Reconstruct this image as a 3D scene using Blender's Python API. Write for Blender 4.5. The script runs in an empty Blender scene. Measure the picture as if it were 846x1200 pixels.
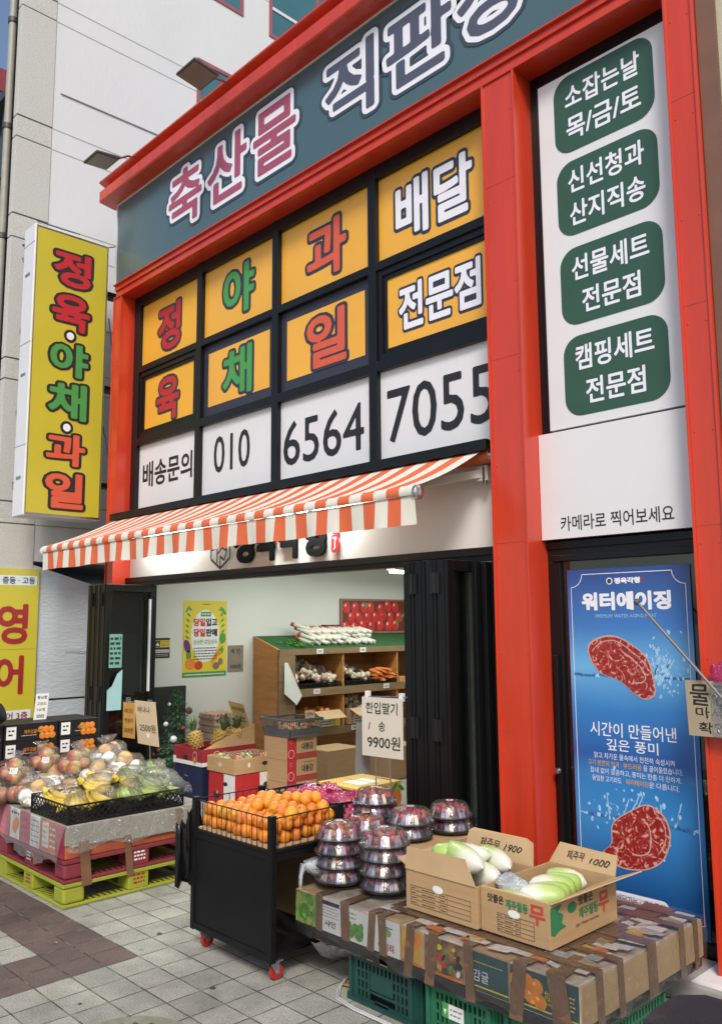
import bpy, bmesh, math, random
import numpy as np
from mathutils import Vector, Matrix, noise
random.seed(7)
SC = bpy.context.scene
COL = SC.collection
rad = math.radians

# ------------------------------------------------------------------ camera
YAW, PITCH, ROLL = 8.06322617e-01, 1.30863021e-01, -7.04883135e-03
_f = Vector((-math.sin(YAW) * math.cos(PITCH), math.cos(YAW) * math.cos(PITCH), math.sin(PITCH)))
_r = Vector((math.cos(YAW), math.sin(YAW), 0)); _u = _r.cross(_f)
_R = _r * math.cos(ROLL) + _u * math.sin(ROLL); _U = -_r * math.sin(ROLL) + _u * math.cos(ROLL)
cam = bpy.data.cameras.new('camera'); camo = bpy.data.objects.new('camera', cam); COL.objects.link(camo)
M = Matrix((( _R.x, _U.x, -_f.x, 0), (_R.y, _U.y, -_f.y, -4.2), (_R.z, _U.z, -_f.z, 1.8), (0, 0, 0, 1)))
camo.matrix_world = M
cam.sensor_fit = 'VERTICAL'; cam.sensor_height = 36; cam.lens = 987.8 / 1200 * 36
cam.clip_start = .05; cam.clip_end = 2000
SC.camera = camo

# ------------------------------------------------------------------ world, sun, exposure
SUN = Vector((.62, -.62, .85)).normalized()
w = bpy.data.worlds.new('World'); SC.world = w; w.use_nodes = True
nt = w.node_tree; nt.nodes.clear()
sky = nt.nodes.new('ShaderNodeTexSky'); sky.sky_type = 'NISHITA'; sky.sun_disc = False
sky.sun_elevation = math.asin(SUN.z); sky.sun_rotation = math.atan2(SUN.x, SUN.y)
sky.air_density = 1.0; sky.dust_density = 2.5; sky.ozone_density = 1.0
bg = nt.nodes.new('ShaderNodeBackground'); bg.inputs[1].default_value = .125
out = nt.nodes.new('ShaderNodeOutputWorld')
nt.links.new(sky.outputs[0], bg.inputs[0]); nt.links.new(bg.outputs[0], out.inputs[0])
sl = bpy.data.lights.new('sun', 'SUN'); sl.energy = 2.0; sl.angle = rad(16); sl.color = (1, .955, .89)
so = bpy.data.objects.new('sun', sl); COL.objects.link(so); so.rotation_euler = SUN.to_track_quat('Z', 'Y').to_euler()
so.location = (0, -10, 20)
SC.view_settings.view_transform = 'Standard'; SC.view_settings.look = 'None'
SC.view_settings.exposure = .43; SC.view_settings.gamma = 1; SC.view_settings.use_curve_mapping = False
SC.cycles.max_bounces = 8; SC.cycles.transparent_max_bounces = 24; SC.cycles.glossy_bounces = 4
SC.cycles.caustics_reflective = False; SC.cycles.caustics_refractive = False
SC.cycles.use_denoising = True

# ------------------------------------------------------------------ materials
MATS = {}
def _new(name):
    m = bpy.data.materials.new(name); m.use_nodes = True; MATS[name] = m
    return m, m.node_tree, m.node_tree.nodes['Principled BSDF']
def mat(name, col, rough=.5, var=.10, scale=6., bump=0., bscale=80., metal=0., coat=0., spec=.5, dirt=0., dcol=(.08, .07, .06), sub=0., stretch=None):
    """principled surface with real-world colour, mottled by noise, optional bump, dirt stains"""
    if name in MATS: return MATS[name]
    m, t, b = _new(name); N = t.nodes; L = t.links
    tc = N.new('ShaderNodeTexCoord'); src = tc.outputs['Object']
    if stretch:
        mp = N.new('ShaderNodeMapping'); mp.inputs['Scale'].default_value = stretch; L.new(src, mp.inputs[0]); src = mp.outputs[0]
    nz = N.new('ShaderNodeTexNoise'); nz.inputs['Scale'].default_value = scale; nz.inputs['Detail'].default_value = 6; L.new(src, nz.inputs['Vector'])
    cr = N.new('ShaderNodeValToRGB'); L.new(nz.outputs['Fac'], cr.inputs[0])
    c = Vector(col)
    cr.color_ramp.elements[0].position = .3; cr.color_ramp.elements[1].position = .7
    cr.color_ramp.elements[0].color = (*(c * (1 - var)), 1); cr.color_ramp.elements[1].color = (*[min(1, q) for q in c * (1 + var)], 1)
    o = cr.outputs[0]
    if dirt:
        n2 = N.new('ShaderNodeTexNoise'); n2.inputs['Scale'].default_value = scale * .35; n2.inputs['Detail'].default_value = 9; n2.inputs['Roughness'].default_value = .7; L.new(src, n2.inputs['Vector'])
        r2 = N.new('ShaderNodeValToRGB'); L.new(n2.outputs['Fac'], r2.inputs[0]); r2.color_ramp.elements[0].position = .52; r2.color_ramp.elements[1].position = .75
        r2.color_ramp.elements[0].color = (0, 0, 0, 1); r2.color_ramp.elements[1].color = (dirt, dirt, dirt, 1)
        mx = N.new('ShaderNodeMixRGB'); L.new(r2.outputs[0], mx.inputs[0]); L.new(o, mx.inputs[1]); mx.inputs[2].default_value = (*dcol, 1); o = mx.outputs[0]
    L.new(o, b.inputs['Base Color'])
    b.inputs['Roughness'].default_value = rough; b.inputs['Metallic'].default_value = metal
    b.inputs['Coat Weight'].default_value = coat; b.inputs['Coat Roughness'].default_value = .15
    b.inputs['Specular IOR Level'].default_value = spec
    if sub:
        b.inputs['Subsurface Weight'].default_value = sub; b.inputs['Subsurface Radius'].default_value = (.01, .005, .003)
    if bump:
        n3 = N.new('ShaderNodeTexNoise'); n3.inputs['Scale'].default_value = bscale; n3.inputs['Detail'].default_value = 4; L.new(src, n3.inputs['Vector'])
        bp = N.new('ShaderNodeBump'); bp.inputs['Strength'].default_value = bump; bp.inputs['Distance'].default_value = .01
        L.new(n3.outputs['Fac'], bp.inputs['Height']); L.new(bp.outputs[0], b.inputs['Normal'])
    return m
def film(name, tint=(1, 1, 1), gloss=.18, rough=.12, body=.06, bcol=(.9, .9, .9), bump=.6, bscale=30.):
    """thin clear plastic: transparent + glossy sheen + a little milky body"""
    if name in MATS: return MATS[name]
    m, t, b = _new(name); N = t.nodes; L = t.links; N.remove(b); o = N['Material Output']
    tr = N.new('ShaderNodeBsdfTransparent'); tr.inputs[0].default_value = (*tint, 1)
    gl = N.new('ShaderNodeBsdfGlossy'); gl.inputs['Roughness'].default_value = rough
    df = N.new('ShaderNodeBsdfDiffuse'); df.inputs[0].default_value = (*bcol, 1)
    lw = N.new('ShaderNodeFresnel'); lw.inputs[0].default_value = 1.45
    mp = N.new('ShaderNodeMath'); mp.operation = 'MULTIPLY_ADD'; mp.inputs[1].default_value = .55; mp.inputs[2].default_value = gloss * .2; L.new(lw.outputs[0], mp.inputs[0]); mp.use_clamp = True
    tc = N.new('ShaderNodeTexCoord'); nz = N.new('ShaderNodeTexNoise'); nz.inputs['Scale'].default_value = bscale; nz.inputs['Detail'].default_value = 3; nz.inputs['Distortion'].default_value = 1.5
    L.new(tc.outputs['Object'], nz.inputs['Vector'])
    if bump:
        bp = N.new('ShaderNodeBump'); bp.inputs['Strength'].default_value = bump; bp.inputs['Distance'].default_value = .02; L.new(nz.outputs['Fac'], bp.inputs['Height'])
        for q in (gl, lw): L.new(bp.outputs[0], q.inputs['Normal'])
    a = N.new('ShaderNodeMixShader'); a.inputs[0].default_value = body; L.new(tr.outputs[0], a.inputs[1]); L.new(df.outputs[0], a.inputs[2])
    c = N.new('ShaderNodeMixShader'); L.new(mp.outputs[0], c.inputs[0]); L.new(a.outputs[0], c.inputs[1]); L.new(gl.outputs[0], c.inputs[2])
    L.new(c.outputs[0], o.inputs[0])
    return m
def emit(name, col, s):
    if name in MATS: return MATS[name]
    m, t, b = _new(name); b.inputs['Base Color'].default_value = (.8, .8, .8, 1)
    b.inputs['Emission Color'].default_value = (*col, 1); b.inputs['Emission Strength'].default_value = s
    return m
def ramp_mat(name, axis, stops, rough=.4, coord='Generated', nscale=8., namt=.12, coat=0., bump=0., bscale=60.):
    """colour that runs along one axis of the thing itself (radish shoulder, apple blush, poster print)"""
    if name in MATS: return MATS[name]
    m, t, b = _new(name); N = t.nodes; L = t.links
    tc = N.new('ShaderNodeTexCoord'); sx = N.new('ShaderNodeSeparateXYZ'); L.new(tc.outputs[coord], sx.inputs[0])
    nz = N.new('ShaderNodeTexNoise'); nz.inputs['Scale'].default_value = nscale; nz.inputs['Detail'].default_value = 5; L.new(tc.outputs['Object'], nz.inputs['Vector'])
    ma = N.new('ShaderNodeMath'); ma.operation = 'MULTIPLY_ADD'; L.new(nz.outputs['Fac'], ma.inputs[0]); ma.inputs[1].default_value = namt * 2; L.new(sx.outputs[axis], ma.inputs[2])
    mb = N.new('ShaderNodeMath'); mb.operation = 'SUBTRACT'; L.new(ma.outputs[0], mb.inputs[0]); mb.inputs[1].default_value = namt
    cr = N.new('ShaderNodeValToRGB'); L.new(mb.outputs[0], cr.inputs[0]); e = cr.color_ramp.elements
    while len(e) < len(stops): e.new(.5)
    for q, (p, c) in zip(e, stops): q.position = p; q.color = (*c, 1)
    L.new(cr.outputs[0], b.inputs['Base Color']); b.inputs['Roughness'].default_value = rough; b.inputs['Coat Weight'].default_value = coat
    if bump:
        n3 = N.new('ShaderNodeTexNoise'); n3.inputs['Scale'].default_value = bscale; L.new(tc.outputs['Object'], n3.inputs['Vector'])
        bp = N.new('ShaderNodeBump'); bp.inputs['Strength'].default_value = bump; bp.inputs['Distance'].default_value = .005
        L.new(n3.outputs['Fac'], bp.inputs['Height']); L.new(bp.outputs[0], b.inputs['Normal'])
    return m

# ------------------------------------------------------------------ mesh building
class MB:
    def __init__(s): s.v = []; s.f = []; s.m = []; s.mats = []
    def mi(s, m):
        if m not in s.mats: s.mats.append(m)
        return s.mats.index(m)
    def add(s, vs, fs, m):
        o = len(s.v); s.v += [tuple(q) for q in vs]; k = s.mi(m)
        for f in fs: s.f.append([o + i for i in f]); s.m.append(k)
    def box(s, x0, x1, y0, y1, z0, z1, m):
        s.add([(x, y, z) for z in (z0, z1) for y in (y0, y1) for x in (x0, x1)],
              [(0, 2, 3, 1), (4, 5, 7, 6), (0, 1, 5, 4), (2, 6, 7, 3), (0, 4, 6, 2), (1, 3, 7, 5)], m)
    def obox(s, mtx, sx, sy, sz, m):
        vs = [mtx @ Vector((x * sx / 2, y * sy / 2, z * sz / 2)) for z in (-1, 1) for y in (-1, 1) for x in (-1, 1)]
        s.add(vs, [(0, 2, 3, 1), (4, 5, 7, 6), (0, 1, 5, 4), (2, 6, 7, 3), (0, 4, 6, 2), (1, 3, 7, 5)], m)
    def bar(s, a, b, w, h, m, up=(0, 0, 1)):
        a = Vector(a); b = Vector(b); d = (b - a); L = d.length; d.normalize(); u = Vector(up)
        if abs(d.dot(u)) > .98: u = Vector((0, 1, 0))
        r = d.cross(u).normalized(); u = r.cross(d)
        mt = Matrix((( r.x, d.x, u.x, (a.x + b.x) / 2), (r.y, d.y, u.y, (a.y + b.y) / 2), (r.z, d.z, u.z, (a.z + b.z) / 2), (0, 0, 0, 1)))
        s.obox(mt, w, L, h, m)
    def poly(s, pts, m): s.add(pts, [tuple(range(len(pts)))], m)
    def prism(s, pts, d, m):
        n = len(pts); d = Vector(d); a = [Vector(p) for p in pts]; b = [p + d for p in a]
        s.add(a + b, [tuple(range(n))[::-1], tuple(range(n, 2 * n))] + [(i, (i + 1) % n, n + (i + 1) % n, n + i) for i in range(n)], m)
    def tube(s, pts, r, m, n=6, caps=True):
        pts = [Vector(p) for p in pts]; rs = r if isinstance(r, (list, tuple)) else [r] * len(pts)
        vs = []; pu = None
        for i, p in enumerate(pts):
            d = (pts[min(i + 1, len(pts) - 1)] - pts[max(i - 1, 0)]).normalized()
            if pu is None: pu = Vector((0, 0, 1)) if abs(d.z) < .9 else Vector((1, 0, 0))
            x = d.cross(pu).normalized(); y = x.cross(d).normalized(); pu = y
            for k in range(n):
                a = 2 * math.pi * k / n; vs.append(p + (x * math.cos(a) + y * math.sin(a)) * rs[i])
        fs = [(i * n + k, i * n + (k + 1) % n, (i + 1) * n + (k + 1) % n, (i + 1) * n + k) for i in range(len(pts) - 1) for k in range(n)]
        if caps: fs += [tuple(range(n))[::-1], tuple(range((len(pts) - 1) * n, len(pts) * n))]
        s.add(vs, fs, m)
    def lathe(s, prof, c, m, n=16, mtx=None, ripple=0):
        c = Vector(c); vs = []; fs = []
        for i, (r, z) in enumerate(prof):
            for k in range(n):
                a = 2 * math.pi * k / n; rr = r * (1 + (ripple if k % 2 else -ripple))
                q = Vector((rr * math.cos(a), rr * math.sin(a), z)); vs.append(c + (mtx @ q if mtx else q))
        for i in range(len(prof) - 1):
            for k in range(n): fs.append((i * n + k, i * n + (k + 1) % n, (i + 1) * n + (k + 1) % n, (i + 1) * n + k))
        fs.append(tuple(range(n))[::-1]); fs.append(tuple(range((len(prof) - 1) * n, len(prof) * n)))
        s.add(vs, fs, m)
    def ball(s, c, r, m, n=12, k=8, jit=0, seed=0, sq=(1, 1, 1)):
        c = Vector(c); vs = [(0, 0, -1)]
        for i in range(1, k):
            t = math.pi * i / k
            for j in range(n):
                a = 2 * math.pi * j / n; vs.append((math.sin(t) * math.cos(a), math.sin(t) * math.sin(a), -math.cos(t)))
        vs.append((0, 0, 1)); V = []
        for q in vs:
            q = Vector(q); d = 1 + (jit * noise.noise(q * 1.7 + Vector((seed, seed * .7, 0))) if jit else 0)
            V.append(c + Vector((q.x * r * sq[0], q.y * r * sq[1], q.z * r * sq[2])) * d)
        fs = [(0, 1 + (j + 1) % n, 1 + j) for j in range(n)]
        for i in range(k - 2):
            for j in range(n): fs.append((1 + i * n + j, 1 + i * n + (j + 1) % n, 1 + (i + 1) * n + (j + 1) % n, 1 + (i + 1) * n + j))
        o = 1 + (k - 2) * n; fs += [(o + j, o + (j + 1) % n, len(vs) - 1) for j in range(n)]
        s.add(V, fs, m)
ORG = {}
def build(mb, name, parent=None, org=None, smooth=None, bevel=0, bseg=2, weld=False):
    """link mb as ONE mesh object; vertices are in world metres and become local to org / the parent thing"""
    if parent is not None: org = ORG[parent.name]
    o3 = Vector(org if org else (0, 0, 0))
    me = bpy.data.meshes.new(name); me.from_pydata([tuple(Vector(q) - o3) for q in mb.v], [], mb.f)
    for m in mb.mats: me.materials.append(m)
    me.polygons.foreach_set('material_index', mb.m); me.update()
    if weld:
        bm = bmesh.new(); bm.from_mesh(me); bmesh.ops.remove_doubles(bm, verts=bm.verts, dist=1e-5); bm.to_mesh(me); bm.free()
    if smooth:
        me.polygons.foreach_set('use_smooth', [True] * len(me.polygons)); me.set_sharp_from_angle(angle=rad(smooth))
    o = bpy.data.objects.new(name, me); COL.objects.link(o)
    if parent is not None: o.parent = parent
    else: o.location = o3
    ORG[o.name] = tuple(o3)
    if bevel:
        b = o.modifiers.new('bevel', 'BEVEL'); b.width = bevel; b.segments = bseg; b.limit_method = 'ANGLE'; b.angle_limit = rad(40)
    return o
def tag(o, label, cat, group=None, kind=None):
    if label: o['label'] = label
    if cat: o['category'] = cat
    if group: o['group'] = group
    if kind: o['kind'] = kind
    return o
def thing(name, label, cat, loc, group=None):
    o = bpy.data.objects.new(name, None); COL.objects.link(o); o.location = loc; o.empty_display_size = .1
    ORG[o.name] = tuple(loc); return tag(o, label, cat, group)
def dup(root, loc, rot=(0, 0, 0), label=None, group=None, scale=1):
    r = root.copy(); COL.objects.link(r); r.location = loc; r.rotation_euler = rot; r.scale = (scale,) * 3 if not isinstance(scale, tuple) else scale
    if label: r['label'] = label
    if group: r['group'] = group
    ORG[r.name] = tuple(loc)
    for ch in root.children:
        c = ch.copy(); COL.objects.link(c); c.parent = r
        for g in ch.children:
            d = g.copy(); COL.objects.link(d); d.parent = c
    return r
def put(o, loc, rot=(0, 0, 0), scale=1):
    o.location = loc; o.rotation_euler = rot; o.scale = (scale,) * 3 if not isinstance(scale, tuple) else scale

# ------------------------------------------------------------------ lettering
_TX = {}
def _raw(s):
    if s in _TX: return _TX[s]
    c = bpy.data.curves.new('t', 'FONT'); c.body = s; c.resolution_u = 3; c.size = 1
    o = bpy.data.objects.new('t', c); COL.objects.link(o)
    dg = bpy.context.evaluated_depsgraph_get(); dg.update()
    me = bpy.data.meshes.new_from_object(o.evaluated_get(dg))
    v = np.array([(q.co.x, q.co.y) for q in me.vertices]); f = [tuple(p.vertices) for p in me.polygons]
    bpy.data.objects.remove(o); bpy.data.curves.remove(c); bpy.data.meshes.remove(me)
    _TX[s] = (v, f); return v, f
_SD = {}
def _fat(s, d, step=.022):
    """glyph outline grown by d em with round corners (distance field + marching squares)"""
    key = (s, round(d, 4), step)
    if key in _SD: return _SD[key]
    if (s, step) not in _SD:
        v, f = _raw(s); cnt = {}
        for p in f:
            for i in range(len(p)):
                e = (p[i], p[(i + 1) % len(p)]); k = tuple(sorted(e)); cnt[k] = cnt.get(k, 0) + 1
        E = np.array([k for k, n in cnt.items() if n == 1]); A = v[E[:, 0]]; B = v[E[:, 1]]
        pad = .2; x0, y0 = v.min(0) - pad; x1, y1 = v.max(0) + pad
        xs = np.arange(x0, x1, step); ys = np.arange(y0, y1, step); X, Y = np.meshgrid(xs, ys); P = np.stack([X.ravel(), Y.ravel()], 1)
        D = np.full(len(P), 9.); ins = np.zeros(len(P), int); ab = B - A; l2 = (ab ** 2).sum(1) + 1e-12
        for i in range(len(A)):
            t = np.clip(((P - A[i]) @ ab[i]) / l2[i], 0, 1); q = A[i] + t[:, None] * ab[i]; D = np.minimum(D, np.hypot(*(P - q).T))
            c = (A[i, 1] > P[:, 1]) != (B[i, 1] > P[:, 1])
            xi = A[i, 0] + (P[:, 1] - A[i, 1]) * ab[i, 0] / (ab[i, 1] if abs(ab[i, 1]) > 1e-9 else 1e-9)
            ins += (c & (P[:, 0] < xi))
        D[ins % 2 == 1] *= -1
        _SD[(s, step)] = (D.reshape(X.shape), xs, ys)
    D, xs, ys = _SD[(s, step)]; F = D - d; I = F <= 0; V = []; Q = []
    h, wd = F.shape
    for j in range(h - 1):
        run = None
        for i in range(wd):
            full = i < wd - 1 and I[j, i] and I[j, i + 1] and I[j + 1, i] and I[j + 1, i + 1]
            if full:
                if run is None: run = i
                continue
            if run is not None:
                o = len(V); V += [(xs[run], ys[j]), (xs[i], ys[j]), (xs[i], ys[j + 1]), (xs[run], ys[j + 1])]; Q.append((o, o + 1, o + 2, o + 3)); run = None
            if i == wd - 1: continue
            cs = [(i, j), (i + 1, j), (i + 1, j + 1), (i, j + 1)]; ii = [I[b, a] for a, b in cs]
            if not any(ii): continue
            poly = []
            for k in range(4):
                a = cs[k]; b = cs[(k + 1) % 4]
                if ii[k]: poly.append((xs[a[0]], ys[a[1]]))
                if ii[k] != ii[(k + 1) % 4]:
                    fa = F[a[1], a[0]]; fb = F[b[1], b[0]]; t = fa / (fa - fb); poly.append((xs[a[0]] + t * (xs[b[0]] - xs[a[0]]), ys[a[1]] + t * (ys[b[1]] - ys[a[1]])))
            if len(poly) > 2: o = len(V); V += poly; Q.append(tuple(range(o, o + len(poly))))
    _SD[key] = (np.array(V), Q); return _SD[key]
class Fr:
    """a flat face to print on: origin o, axes U (right) and V (up); d lifts off along the normal"""
    def __init__(s, o, U=(1, 0, 0), V=(0, 0, 1)): s.o = Vector(o); s.U = Vector(U).normalized(); s.V = Vector(V).normalized(); s.n = s.U.cross(s.V)
    def p(s, u, v, d=0): return s.o + s.U * u + s.V * v + s.n * d
    def rect(s, mb, u0, v0, u1, v1, m, d=.001): mb.poly([s.p(u0, v0, d), s.p(u1, v0, d), s.p(u1, v1, d), s.p(u0, v1, d)], m)
    def frame(s, mb, u0, v0, u1, v1, t, m, d=.001):
        s.rect(mb, u0, v0, u1, v0 + t, m, d); s.rect(mb, u0, v1 - t, u1, v1, m, d); s.rect(mb, u0, v0 + t, u0 + t, v1 - t, m, d); s.rect(mb, u1 - t, v0 + t, u1, v1 - t, m, d)
    def rrect(s, mb, u0, v0, u1, v1, r, m, d=.001, n=6):
        pts = []
        for cx, cy, a0 in ((u1 - r, v1 - r, 0), (u0 + r, v1 - r, 90), (u0 + r, v0 + r, 180), (u1 - r, v0 + r, 270)):
            for k in range(n + 1): a = rad(a0 + 90 * k / n); pts.append(s.p(cx + r * math.cos(a), cy + r * math.sin(a), d))
        mb.poly(pts, m)
    def ell(s, mb, u, v, ru, rv, m, d=.001, n=18, rot=0, fn=None):
        pts = []
        for k in range(n):
            a = 2 * math.pi * k / n; q = fn(a) if fn else 1; x, y = ru * q * math.cos(a), rv * q * math.sin(a)
            pts.append(s.p(u + x * math.cos(rot) - y * math.sin(rot), v + x * math.sin(rot) + y * math.cos(rot), d))
        mb.poly(pts, m)
    def pol(s, mb, pts, m, d=.001): mb.poly([s.p(a, b, d) for a, b in pts], m)
    def line(s, mb, pts, t, m, d=.001):
        for (a, b), (c, e) in zip(pts[:-1], pts[1:]):
            L = math.hypot(c - a, e - b) or 1; nx, ny = -(e - b) / L * t / 2, (c - a) / L * t / 2
            s.pol(mb, [(a - nx, b - ny), (c - nx, e - ny), (c + nx, e + ny), (a + nx, b + ny)], m, d)
    def text(s, mb, st, u0, v0, u1, v1, m, d=.0015, fat=0, ref=None, shear=0, wob=0, step=.022):
        """st fitted to the box; fat grows the strokes, ref keeps the box of another fatness so outline layers register"""
        base = _raw(st)[0]; g = fat if ref is None else ref
        lo = base.min(0) - g; hi = base.max(0) + g
        v, f = _fat(st, fat, step) if fat else _raw(st)
        sx = (u1 - u0) / (hi[0] - lo[0]); sy = (v1 - v0) / (hi[1] - lo[1])
        P = []
        for a, b in v:
            uu = u0 + (a - lo[0]) * sx; vv = v0 + (b - lo[1]) * sy
            if shear: uu += shear * (vv - v0)
            if wob: vv += wob * math.sin(uu * 40 + b * 3); uu += wob * math.sin(b * 9 + uu * 11)
            P.append(s.p(uu, vv, d))
        mb.add(P, f, m)
    def scrib(s, mb, u0, v0, u1, v1, m, rows=3, d=.001, t=.35, seed=1):
        """rows of unreadable small print: short dashes"""
        rg = random.Random(seed); hh = (v1 - v0) / rows
        for r in range(rows):
            x = u0; vv = v1 - hh * (r + .5)
            while x < u1 - .004:
                L = min(u1 - x, rg.uniform(.4, 1.3) * hh); s.rect(mb, x, vv - hh * t / 2, x + L, vv + hh * t / 2, m, d); x += L + hh * .3
FX = ((1, 0, 0), (0, 0, 1))      # faces the street (-y)
SX = ((0, 1, 0), (0, 0, 1))      # faces right (+x)
# ------------------------------------------------------------------ palette
RED = mat('red_paint', (.55, .044, .016), .30, .09, 3.2, .06, 26, coat=.3, dirt=.45, dcol=(.36, .03, .018), stretch=(3, 3, .35))
PINKRED = mat('pink_red_paint', (.46, .05, .035), .4, .1, 3, dirt=.3, dcol=(.25, .03, .02))
BLACKAL = mat('black_aluminium', (.006, .006, .0065), .33, .15, 5, .04, 40, spec=.32, dirt=.12, dcol=(.025, .024, .022))
BLACKMAT = mat('black_plastic', (.009, .009, .010), .5, .2, 9, .05, 60, spec=.35)
CARTBLK = mat('black_powder_coat', (.005, .005, .006), .45, .2, 4, .08, 120, dirt=.08, dcol=(.03, .03, .03), spec=.22)
TEAL = mat('teal_sign_sheet', (.062, .118, .135), .33, .05, .8, coat=.3, dirt=.06, dcol=(.03, .06, .06))
WHITE = mat('white_sheet', (.70, .70, .71), .42, .04, 1.5, .02, 8, dirt=.2, dcol=(.52, .51, .5), coat=.2)
CREAMP = mat('cream_panel', (.78, .75, .71), .45, .03, 2, dirt=.1, dcol=(.5, .46, .4))
YEL = mat('yellow_sheet', (.80, .40, .035), .45, .06, 1.5, .03, 8, dirt=.15, dcol=(.62, .28, .03), coat=.5)
INK = mat('black_ink', (.016, .015, .016), .5, .1)
DINK = mat('dark_navy_ink', (.03, .032, .05), .45, .1)
LRED = mat('red_ink', (.46, .022, .028), .45, .06)
LGRN = mat('green_ink', (.06, .30, .07), .45, .06)
LORG = mat('orange_red_ink', (.62, .10, .045), .45, .06)
LWHT = mat('pale_ink', (.78, .78, .84), .45, .02)
MAUVE = mat('mauve_ink', (.34, .075, .13), .45, .05)
SLATE = mat('slate_ink', (.075, .085, .125), .45, .05)
SHADOWINK = mat('outline_ink', (.045, .06, .085), .45, .05)
DKGREEN = mat('dark_green_ink', (.028, .085, .055), .45, .06)
SIGNYEL = mat('acid_yellow_sheet', (.52, .45, .035), .4, .05, 1.6, dirt=.25, dcol=(.38, .33, .05), coat=.3)
MAROON = mat('maroon_ink', (.30, .015, .02), .5, .06)
CARD = mat('cardboard', (.40, .255, .125), .8, .07, 5, .08, 50, stretch=(1, 1, 9))
CARDIN = mat('cardboard_inner', (.47, .32, .17), .8, .07, 5, .08, 50)
CARDSIGN = mat('sign_card', (.55, .43, .27), .75, .06, 4)
CARDPALE = mat('pale_sign_card', (.62, .55, .43), .7, .05, 4)
PAPERW = mat('white_paper', (.72, .71, .68), .7, .03, 5)
TAPE = mat('brown_tape', (.17, .085, .045), .25, .18, 9, .5, 22, coat=.5)
STEEL = mat('steel_wire', (.45, .45, .46), .3, .1, 8, metal=1)
WALLIN = mat('interior_wall', (.60, .60, .55), .7, .03, 1.5, .04, 90, dirt=.06, dcol=(.4, .38, .32))
PLY = mat('plywood', (.46, .205, .055), .5, .2, 3, .05, 40, stretch=(1, 1, 6))
PLYL = mat('shelf_lip', (.20, .125, .06), .55, .18, 4, stretch=(1, 1, 5))
GREENMAT = mat('green_turf', (.018, .085, .02), .95, .3, 40, .5, 200)
ORANGEP = mat('orange_print', (.72, .22, .02), .5, .15, 30)
LEAFP = mat('leaf_print', (.10, .26, .04), .5, .35, 40)
GLASS = film('door_glass', (.62, .66, .64), .35, .03, .03, (.1, .1, .1), 0)
CLEAR = film('clear_wrap', (.985, .985, .985), .45, .2, .08, (.9, .9, .9), .9, 18)
DOME = film('clear_dome', (.98, .98, .98), .22, .06, .03, (.85, .82, .88), .15, 30)
BAGF = film('bag_film', (.995, .99, .99), .20, .14, .025, (.9, .88, .92), .9, 26)
CHROME = mat('chrome', (.6, .6, .6), .2, .05, metal=1)

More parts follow.
